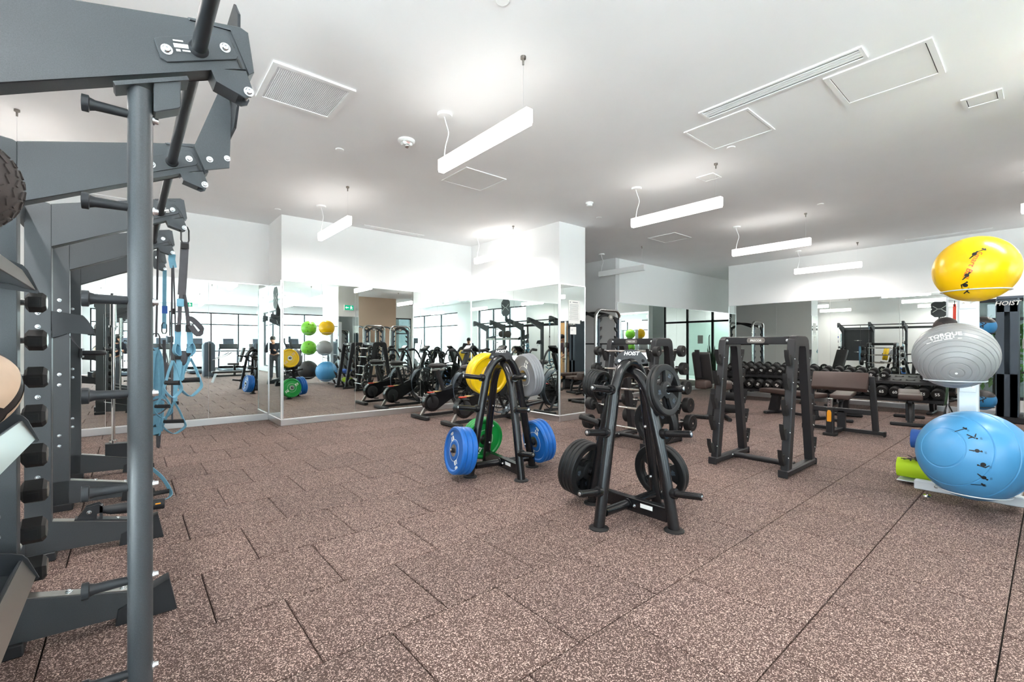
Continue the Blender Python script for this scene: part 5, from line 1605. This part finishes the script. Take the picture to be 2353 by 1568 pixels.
# ================================================================== AIR BIKES before the pillar
def air_bike(label, loc, rot=0.0):
    """fan at +x end, rear foot at -x; origin on the floor midway"""
    t = thing('air_bike', label, 'exercise bike', loc, (0, 0, rot))
    MB().box((-.64, 0, .04), (.085, .54, .06), bev=.01).build('rear_foot', M['satin'], t)
    MB().box((.6, 0, .04), (.085, .54, .06), bev=.01).build('front_foot', M['satin'], t)
    for y in (-.25, .25):
        MB().box((.6, y, .015), (.1, .05, .03), bev=.005).build('foot_wheel', M['rubber'], t)
    MB().beam((-.62, 0, .055), (.6, 0, .075), .05, .05, bev=.006).build('floor_rail', M['satin'], t)
    MB().beam((-.62, 0, .06), (-.48, 0, .27), .045, .045).build('rear_strut', M['badge'], t)
    # crank housing: big drum tapering to the fan hub
    pts = [(.165*math.cos(a), .165*math.sin(a)) for a in [PI*.42+PI*1.2*i/14 for i in range(15)]]
    hs = [(-.42+x, .28+y) for x, y in pts]+[(.05, .36), (.12, .44), (.1, .52)]
    MB().prism_uz(hs, -.06, .06, bev=.012).build('crank_housing', M['black'], t)
    for s in (-1, 1):
        X = Matrix.Translation((-.42, s*.06, .28)) @ Matrix.Rotation(-s*PI/2, 4, 'X')
        MB().lathe([(0, 0), (.115, 0), (.115, .006), (.1, .012), (.02, .014), (0, .014)], 30, X, closed=False).build('crank_cover', M['satin'], t)
        c = MB().beam((-.42, s*.085, .28), (-.42+s*.05, s*.09, .28-s*.15), .022, .03).build('crank_arm', M['rubber'], t)
        MB().box((-.42+s*.05, s*.14, .28-s*.15), (.09, .09, .025), bev=.006).build('pedal', M['rubber'], c)
    MB().beam((-.36, 0, .46), (-.1, 0, .455), .1, .016).build('printed_plate', M['wedge'], t)
    MB().box((-.43, 0, .452), (.1, .09, .014)).build('red_plate', M['red'], t)
    MB().beam((-.3, 0, .42), (.18, 0, .6), .05, .075, bev=.006).build('main_beam', M['satin'], t)
    # seat
    MB().beam((-.16, 0, .45), (-.3, 0, .84), .055, .075, up=(0, 1, 0), bev=.008).build('seat_post', M['satin'], t)
    MB().box((-.29, 0, .845), (.26, .05, .035), bev=.006).build('seat_slide', M['strip'], t)
    MB().sphere((0, 0, 0), 1.0, 24, 12, Matrix.Translation((-.31, 0, .92)), (.155, .115, .052)).box((-.15, 0, .92), (.12, .055, .05), bev=.018).build('saddle', M['padblack'], t)
    # fan
    FX, FZ, FR = .33, .47, .325
    fan = MB()
    for i in range(10):
        a = 2*PI*i/10
        X = Matrix.Translation((FX, 0, FZ)) @ Matrix.Rotation(a, 4, 'Y') @ Matrix.Translation((.17, 0, 0)) @ Matrix.Rotation(.6, 4, 'X')
        fan.box((0, 0, 0), (.24, .11, .004), X)
    fan.lathe([(0, -.05), (.05, -.05), (.05, .05), (0, .05)], 20, Matrix.Translation((FX, 0, FZ)) @ Matrix.Rotation(PI/2, 4, 'X'), closed=False)
    fan.build('fan_blades', M['iron'], t)
    cage = MB()
    XF = Matrix.Translation((FX, 0, FZ)) @ Matrix.Rotation(PI/2, 4, 'X')
    for y in (-.1, .1):
        for R in (.08, .16, .24, FR):
            cage.ring((0, 0, y*(1.0 if R < FR else .75)), R, .004 if R < FR else .009, XF, 36, 6)
        for i in range(16):
            a = 2*PI*i/16
            cage.tube([(FX+.06*math.cos(a), y, FZ+.06*math.sin(a)), (FX+FR*math.cos(a), y*.75, FZ+FR*math.sin(a))], .003, 5, cap=False)
    cage.build('fan_cage', M['satin'], t)
    MB().lathe([(FR, -.07), (FR+.014, -.07), (FR+.014, .07), (FR, .07)], 40, XF).build('fan_rim', M['machine'], t)
    for s in (-1, 1):
        MB().tube([(FX+.02, s*.125, FZ), (.6, s*.13, .07)], .02, 10).build('fork_leg', M['satin'], t)
        MB().tube(smooth_path([(FX+.1, s*.15, .34), (FX+.12, s*.19, .62), (FX+.08, s*.24, .9), (FX-.02, s*.26, 1.12), (FX-.12, s*.26, 1.2), (FX-.2, s*.25, 1.19)], 5), .019, 12).build('moving_arm', M['satin'], t)
        MB().tube([(FX-.1, s*.26, 1.195), (FX-.23, s*.248, 1.185)], .026, 12).build('hand_grip', M['foam'], t)
        MB().cyl((FX+.1, 0, .36), (FX+.1, s*.17, .36), .02, 10).build('foot_peg', M['satin'], t)
    MB().beam((.14, 0, .58), (.36, 0, 1.14), .07, .085, up=(0, 1, 0), bev=.008).build('console_mast', M['satin'], t)
    c = MB().box((0, 0, 0), (.2, .2, .045), bev=.012).build('console', M['black'], t); c.location = (.34, 0, 1.2); c.rotation_euler = (0, -.75, 0)
    MB().box((-.02, 0, .0235), (.1, .13, .002)).build('console_screen', M['badge'], c, smooth=False)
    return t
air_bike('black air bike nearest the bay mirror, rear foot towards the left', (4.5, 7.05, 0))
air_bike('black air bike behind the coloured plate tree, nearer the camera', (4.5, 6.05, 0))

# ================================================================== HALF RACK in the grey alcove
t = thing('half_rack', 'chrome arched half rack in the grey alcove behind the loaded barbell rack', 'power rack', (8.05, 6.7, 0))
def arch(y, x0, x1, zt, r, m, nm, rad=.036):
    k = r
    pts = [(x0, y, .05), (x0, y, zt-k)]+[(x0+k-k*math.cos(a), y, zt-k+k*math.sin(a)) for a in [PI/2*i/6 for i in range(1, 7)]]
    pts += [(x1-k+k*math.sin(a), y, zt-k+k*math.cos(a)) for a in [PI/2*i/6 for i in range(0, 7)]]+[(x1, y, .05)]
    MB().tube(pts, rad, 14).build(nm, M[m], t)
arch(-.42, -.42, .42, 2.05, .17, 'chrome', 'chrome_arch')
arch(1.0, -.42, .42, 2.05, .17, 'chrome', 'chrome_arch')
for x in (-.34, .34):
    MB().box((x, -.42, 1.0), (.05, .06, 1.7), bev=.004).build('upright', M['machine'], t)
    MB().box((x, .95, 1.0), (.05, .06, 1.7), bev=.004).build('upright', M['machine'], t)
    MB().tube(smooth_path([(x, -.42, 1.86), (x, -.05, 2.0), (x, .3, 2.04), (x, .65, 2.0), (x, 1.0, 1.86)], 5), .032, 10).build('arched_top_beam', M['satin'], t)
    for i in range(7):
        MB().prism_uz([(x-.03 if x < 0 else x+.03, 0), (x, 0), (x, 0)], -.01, .01) if False else None
        s = 1 if x < 0 else -1
        MB().prism_uz([(x+s*.03, .62+.19*i), (x+s*.1, .68+.19*i), (x+s*.11, .73+.19*i), (x+s*.085, .72+.19*i), (x+s*.03, .69+.19*i)], -.44, -.4).build('bar_hook', M['satin'], t)
MB().tube(smooth_path([(-.36, -.4, 1.84), (-.15, -.4, 1.93), (.1, -.4, 1.93), (.36, -.4, 1.84)], 5), .03, 10).build('arched_front_beam', M['satin'], t)
b = MB().lathe([(0, 0), (.075, 0), (.075, .012), (0, .012)], 24, Matrix.Diagonal((1, .72, 1, 1)), closed=False).build('round_badge', M['badge'], t)
b.matrix_local = Matrix.Translation((.03, -.46, 1.9)) @ facing((0, -1, 0)).to_4x4()
q = link('lettering', text_mesh('26', .07, M['wink'], .001, .001), b); q.location = (0, 0, .013)
MB().box((0, .3, .04), (.95, .08, .06), bev=.006).box((-.42, .3, .035), (.09, 1.6, .06), bev=.006).box((.42, .3, .035), (.09, 1.6, .06), bev=.006).build('base_frame', M['satin'], t)
t = thing('olympic_barbell', 'long barbell racked across the half rack in the alcove', 'barbell', (7.775, 6.9, 1.312))
MB().tube([(0, -.85, 0), (0, .65, 0)], .014, 12).build('bar_shaft', M['frame'], t)
MB().tube([(-0, .65, 0), (0, .66, 0), (0, .66, 0), (0, 1.05, 0)], [.036, .036, .025, .025], 16).build('bar_sleeve', M['chrome'], t)

# ================================================================== PEOPLE (seen only as reflections)
def human(name, label, loc, rotz, J, cloth, parts_col):
    """J: joint positions; one skinned body, with clothes and hair as children"""
    t = thing(name, label, 'person', loc, (0, 0, rotz))
    def skin(nm, chains, m, sub=1):
        me = bpy.data.meshes.new(nm)
        verts, edges, rad = [], [], []
        idx = {}
        for ch in chains:
            prev = None
            for key, r in ch:
                if isinstance(key, str):
                    p = J[key]
                else:
                    p = key
                kk = tuple(round(c, 4) for c in p)
                if kk not in idx:
                    idx[kk] = len(verts); verts.append(p); rad.append(r)
                i = idx[kk]
                if prev is not None and prev != i:
                    edges.append((prev, i))
                prev = i
        me.from_pydata(verts, edges, [])
        o = bpy.data.objects.new(nm, me); C.objects.link(o)
        o.modifiers.new('skin', 'SKIN')
        for i, sv in enumerate(me.skin_vertices[0].data):
            r = rad[i]; sv.radius = (r, r) if not isinstance(r, tuple) else r
            sv.use_root = (i == 0)
        s = o.modifiers.new('sub', 'SUBSURF'); s.levels = sub; s.render_levels = sub
        dg = bpy.context.evaluated_depsgraph_get()
        m2 = bpy.data.meshes.new_from_object(o.evaluated_get(dg))
        bpy.data.objects.remove(o)
        m2.materials.clear(); m2.materials.append(M[m])
        m2.polygons.foreach_set('use_smooth', [True]*len(m2.polygons))
        return link(nm, m2, t)
    lerp = lambda a, b, f: tuple(J[a][i]*(1-f)+J[b][i]*f for i in range(3))
    hand = lambda s: [[('wr'+s, .026), (lerp('wr'+s, 'ha'+s, .5), .036), ('ha'+s, .033)]]+[
        [(lerp('wr'+s, 'ha'+s, .75), .03), (tuple(J['ha'+s][i]+(J['ha'+s][i]-J['wr'+s][i])*.45+dv[i] for i in range(3)), .0095), (tuple(J['ha'+s][i]+(J['ha'+s][i]-J['wr'+s][i])*ln+dv[i]*1.25 for i in range(3)), .008)]
        for dv, ln in (((.03, 0, 0), .75), ((.01, .004, 0), .9), ((-.012, .004, 0), .85), ((-.03, 0, 0), .65), ((.045, .02, .03), .1))]
    body = [[('pelvis', .13), ('belly', .125), ('chest', .14), ('neck0', .06), ('neck1', .052), ('head0', .075), ('head1', .088), ('head2', .06)]]
    for s in 'LR':
        body += [[('chest', .14), ('sh'+s, .062), ('el'+s, .042), ('wr'+s, .028)], [('pelvis', .13), ('hip'+s, .09), ('kn'+s, .058), ('an'+s, .04), ('toe'+s, .035)]]
        body += hand(s)
    skin('body', body, 'skin')
    skin('shirt', [[('pelvis', .142), ('belly', .14), ('chest', .155), ('neck0', .075)]]+[[('chest', .155), ('sh'+s, .078), (lerp('sh'+s, 'el'+s, .7 if cloth == 'tee' else 1.0), .058)]+([] if cloth == 'tee' else [('wr'+s, .042)]) for s in 'LR'], parts_col[0])
    skin('trousers', [[('pelvis', .148), ('hip'+s, .105), ('kn'+s, .078), ('an'+s, .062)] for s in 'LR'], parts_col[1])
    for s in 'LR':
        skin('shoe', [[('an'+s, .046), (lerp('an'+s, 'toe'+s, .4), .05), ('toe'+s, .042)]], 'shoe')
    hd = Vector(J['head1']); fwd = (Vector(J['face'])-hd).normalized(); up = (Vector(J['head2'])-Vector(J['head0'])).normalized()
    X = Matrix.Translation(hd) @ facing(fwd, tuple(up)).to_4x4()
    MB().sphere((0, .035, -.02), .098, 22, 14, X, (.98, 1.0, 1.08)).build('hair', M['hair'], t)
    f = MB()
    f.sphere((0, -.01, .098), .016, 10, 8, X, (.8, 1.4, 1)); 
    f.sphere((0, -.02, .015), .082, 18, 12, X, (.92, 1.15, 1.0))
    for s in (-1, 1):
        f.sphere((s*.082, -.012, -.005), .022, 10, 8, X, (.4, 1.2, .8))
    f.build('face', M['skin'], t)
    e = MB()
    for s in (-1, 1):
        e.sphere((s*.03, .012, .086), .009, 10, 8, X)
    e.build('eyes', M['ink'], t)
    MB().sphere((0, -.058, .084), .018, 10, 8, X, (1.3, .35, .5)).build('mouth', M['shirt'], t)
    return t
stand = dict(pelvis=(0, 0, .92), belly=(0, .03, 1.07), chest=(0, .08, 1.24), neck0=(0, .11, 1.38), neck1=(0, .14, 1.43), head0=(0, .17, 1.48), head1=(0, .2, 1.53), head2=(0, .21, 1.6), face=(0, .3, 1.47),
             shL=(-.19, .08, 1.33), shR=(.19, .08, 1.33), elL=(-.23, .12, 1.06), elR=(.23, .12, 1.06), wrL=(-.2, .3, .9), wrR=(.2, .3, .9), haL=(-.18, .37, .86), haR=(.18, .37, .86),
             hipL=(-.1, 0, .86), hipR=(.1, 0, .86), knL=(-.11, .04, .48), knR=(.11, .02, .48), anL=(-.11, 0, .09), anR=(.12, -.03, .09), toeL=(-.12, .15, .045), toeR=(.14, .12, .045))
human('person', 'person in maroon t-shirt and khaki trousers looking down, seen in the pillar mirror', (11.5, -.14, 0), 1.9, stand, 'tee', ('shirt', 'khaki'))
lean = dict(stand)
lean.update(chest=(0, .12, 1.22), head1=(0, .25, 1.49), head0=(0, .21, 1.45), head2=(0, .26, 1.55), face=(0, .36, 1.45), neck0=(0, .15, 1.35), neck1=(0, .18, 1.4), wrL=(-.1, .34, 1.1), wrR=(.1, .34, 1.1), haL=(-.06, .38, 1.14), haR=(.06, .38, 1.14), elL=(-.25, .16, 1.05), elR=(.25, .16, 1.05))
human('person', 'person in dark hoodie and grey trousers bending forward, seen in the corner mirror', (-.35, -.75, 0), -.45, lean, 'hoodie', ('hoodie', 'jeans'))

# ================================================================== BEHIND THE CAMERA (mirror reflections)
def treadmill(label, loc, rot, group):
    t = thing('treadmill', label, 'treadmill', loc, (0, 0, rot), group)
    MB().box((0, 0, .1), (.85, 1.9, .12), bev=.02).build('deck_frame', M['machine'], t)
    MB().box((0, -.05, .163), (.52, 1.6, .01)).build('running_belt', M['rubber'], t)
    MB().box((0, .78, .2), (.8, .4, .16), bev=.04).build('motor_hood', M['black'], t)
    for s in (-1, 1):
        MB().tube(smooth_path([(s*.4, .75, .12), (s*.4, .7, .7), (s*.38, .6, 1.15)], 5), .04, 10).build('side_upright', M['machine'], t)
        MB().tube(smooth_path([(s*.38, .6, 1.1), (s*.39, .35, 1.06), (s*.39, .05, 1.0)], 4), .025, 10).build('hand_rail', M['satin'], t)
    c = MB().box((0, 0, 0), (.8, .1, .26), bev=.02).build('console', M['black'], t); c.location = (0, .62, 1.24); c.rotation_euler = (-.4, 0, 0)
    s = MB().box((0, 0, 0), (.46, .04, .3), bev=.01).build('display', M['machine'], t); s.location = (0, .66, 1.48); s.rotation_euler = (-.2, 0, 0)
    MB().box((0, -.021, 0), (.42, .003, .26)).build('display_screen', M['screen'], s, smooth=False)
    return t
tm = treadmill('grey treadmill by the back windows, first from the left, seen in the mirrors', (-.2, -8.4, 0), PI, 'treadmills by the back windows')
for x, w in ((1.2, 'second'), (2.5, 'third'), (3.8, 'fourth'), (5.1, 'fifth'), (6.4, 'sixth')):
    dup(tm, (x, -8.4, 0), None, 'grey treadmill by the back windows, %s from the left, seen in the mirrors' % w)

t = thing('weight_machine', 'slate cable tower machine with a curved shroud, seen in the far left mirror', 'weight machine', (2.45, -4.4, 0))
MB().prism_uz([(-.2, .05), (-.2, 1.3), (-.14, 1.4), (.0, 1.46), (.14, 1.4), (.2, 1.3), (.2, .05)], -.28, .28, bev=.03).build('stack_shroud', M['machine'], t)
MB().box((0, .285, .8), (.1, .012, 1.1)).build('shroud_slot', M['ink'], t)
MB().box((.7, 0, .05), (1.2, .09, .07), bev=.01).build('base_beam', M['satin'], t)
MB().box((1.2, 0, .05), (.09, .7, .07), bev=.01).build('base_foot', M['satin'], t)
MB().box((.85, 0, .52), (.4, .36, .09), bev=.025, seg=3).build('seat_pad', M['padblack'], t)
o = MB().box((0, 0, .35), (.09, .34, .62), bev=.025, seg=3).build('back_pad', M['padblack'], t); o.location = (1.08, 0, .55); o.rotation_euler = (0, .25, 0)
MB().box((.9, 0, .28), (.08, .08, .44)).build('seat_post', M['satin'], t)
for s in (-1, 1):
    MB().tube(smooth_path([(.1, s*.3, .7), (.5, s*.38, .85), (.75, s*.3, 1.0)], 4), .02, 8).build('press_arm', M['chrome'], t)
w2 = dup(t, (4.3, -4.6, 0), (0, 0, .4), 'slate cable tower machine standing behind the far pendant row, seen in the mirrors')
w3 = dup(t, (.3, -5.6, 0), (0, 0, -.3), 'slate cable tower machine nearest the left windows, seen in the mirrors')

t = thing('low_bench', 'low dark bench with silver angled legs, seen in the far left mirror', 'workout bench', (2.75, -1.15, 0))
MB().box((0, 0, .36), (1.15, .3, .07), bev=.02, seg=3).build('bench_pad', M['padblack'], t)
for s in (-1, 1):
    for y in (-.12, .12):
        MB().beam((s*.45, y, .33), (s*.56, y, .01), .04, .04).build('bench_leg', M['rackw'], t)
    MB().box((s*.45, 0, .3), (.05, .3, .04)).build('leg_brace', M['rackw'], t)

def multi_gym(label, loc, rot):
    t = thing('smith_machine', label, 'weight machine', loc, (0, 0, rot))
    for x in (-.6, .6):
        MB().box((x, -.3, 1.05), (.07, .07, 2.1), bev=.006).build('upright', M['machine'], t)
        MB().box((x, .5, 1.05), (.07, .07, 2.1), bev=.006).build('upright', M['machine'], t)
        MB().box((x, .1, .05), (.09, 1.3, .07), bev=.006).build('floor_beam', M['satin'], t)
        MB().cyl((x*.85, -.2, .1), (x*.85, -.2, 2.05), .014, 8).build('guide_rod', M['chrome'], t)
    for y in (-.3, .5):
        MB().tube(smooth_path([(-.6, y, 2.08), (-.3, y, 2.2), (0, y, 2.24), (.3, y, 2.2), (.6, y, 2.08)], 5), .035, 10).build('arched_beam', M['machine'], t)
    MB().cyl((-.85, -.25, 1.15), (.85, -.25, 1.15), .015, 10).build('smith_bar', M['chrome'], t)
    return t
hr = [o for o in C.objects if o.name == 'half_rack'][0]
dup(hr, (7.32, -1.75, 0), (0, 0, PI), 'chrome arched half rack before the beige partition, left one seen in the bay mirror')
dup(hr, (8.42, -1.75, 0), (0, 0, PI), 'chrome arched half rack before the beige partition, right one seen in the bay mirror')
multi_gym('slate smith machine near the beige partition, seen in mirrors', (7.9, -4.6, 0), -.2)
cl = thing('elliptical_trainer', 'black elliptical trainer near the left windows, seen in mirrors', 'elliptical trainer', (.9, -3.0, 0), (0, 0, .6))
MB().box((0, 0, .06), (1.5, .12, .08), bev=.02).build('base_beam', M['satin'], cl)
MB().lathe([(0, -.1), (.3, -.1), (.32, 0), (.3, .1), (0, .1)], 28, Matrix.Translation((.45, 0, .42)) @ Matrix.Rotation(PI/2, 4, 'X'), closed=False).build('drive_housing', M['black'], cl)
MB().beam((.4, 0, .6), (.3, 0, 1.45), .1, .08, bev=.01).build('mast', M['satin'], cl)
MB().box((.27, 0, 1.5), (.08, .34, .24), bev=.02).build('console', M['screen'], cl)
for s in (-1, 1):
    MB().beam((.5, s*.2, .3), (-.55, s*.2, .2), .06, .05).build('pedal_arm', M['satin'], cl)
    MB().box((-.4, s*.2, .26), (.36, .16, .04), bev=.01).build('foot_plate', M['rubber'], cl)
    MB().tube(smooth_path([(.35, s*.2, .5), (.3, s*.26, 1.0), (.12, s*.27, 1.35), (.1, s*.27, 1.55)], 5), .018, 10).build('moving_handle', M['satin'], cl)
dup(cl, (4.3, -2.6, 0), (0, 0, .2), 'black elliptical trainer behind the ball rack column, seen in mirrors')

# potted snake plant by the glazed entrance
t = thing('potted_plant', 'tall green potted plant by the glazed entrance, seen in the right mirror', 'plant', (14.9, 5.95, 0))
MB().lathe([(0, 0), (.16, 0), (.2, .42), (.21, .45), (.18, .45), (.17, .4), (0, .4)], 24, closed=False).build('planter', M['pot'], t)
random.seed(3)
for i in range(16):
    a = random.uniform(0, 2*PI); r = random.uniform(.02, .12); h = random.uniform(.5, .95)
    p = Vector((r*math.cos(a), r*math.sin(a), .4)); q = p+Vector((.1*math.cos(a), .1*math.sin(a), h))
    MB().prism([(-.02, 0), (.02, 0), (.03, h*.5), (.012, h*.9), (0, h), (-.012, h*.9), (-.03, h*.5)], .006, Matrix.Translation(p) @ Euler((PI/2-.12, 0, a)).to_matrix().to_4x4()).build('leaf_blade', M['leaf'], t)
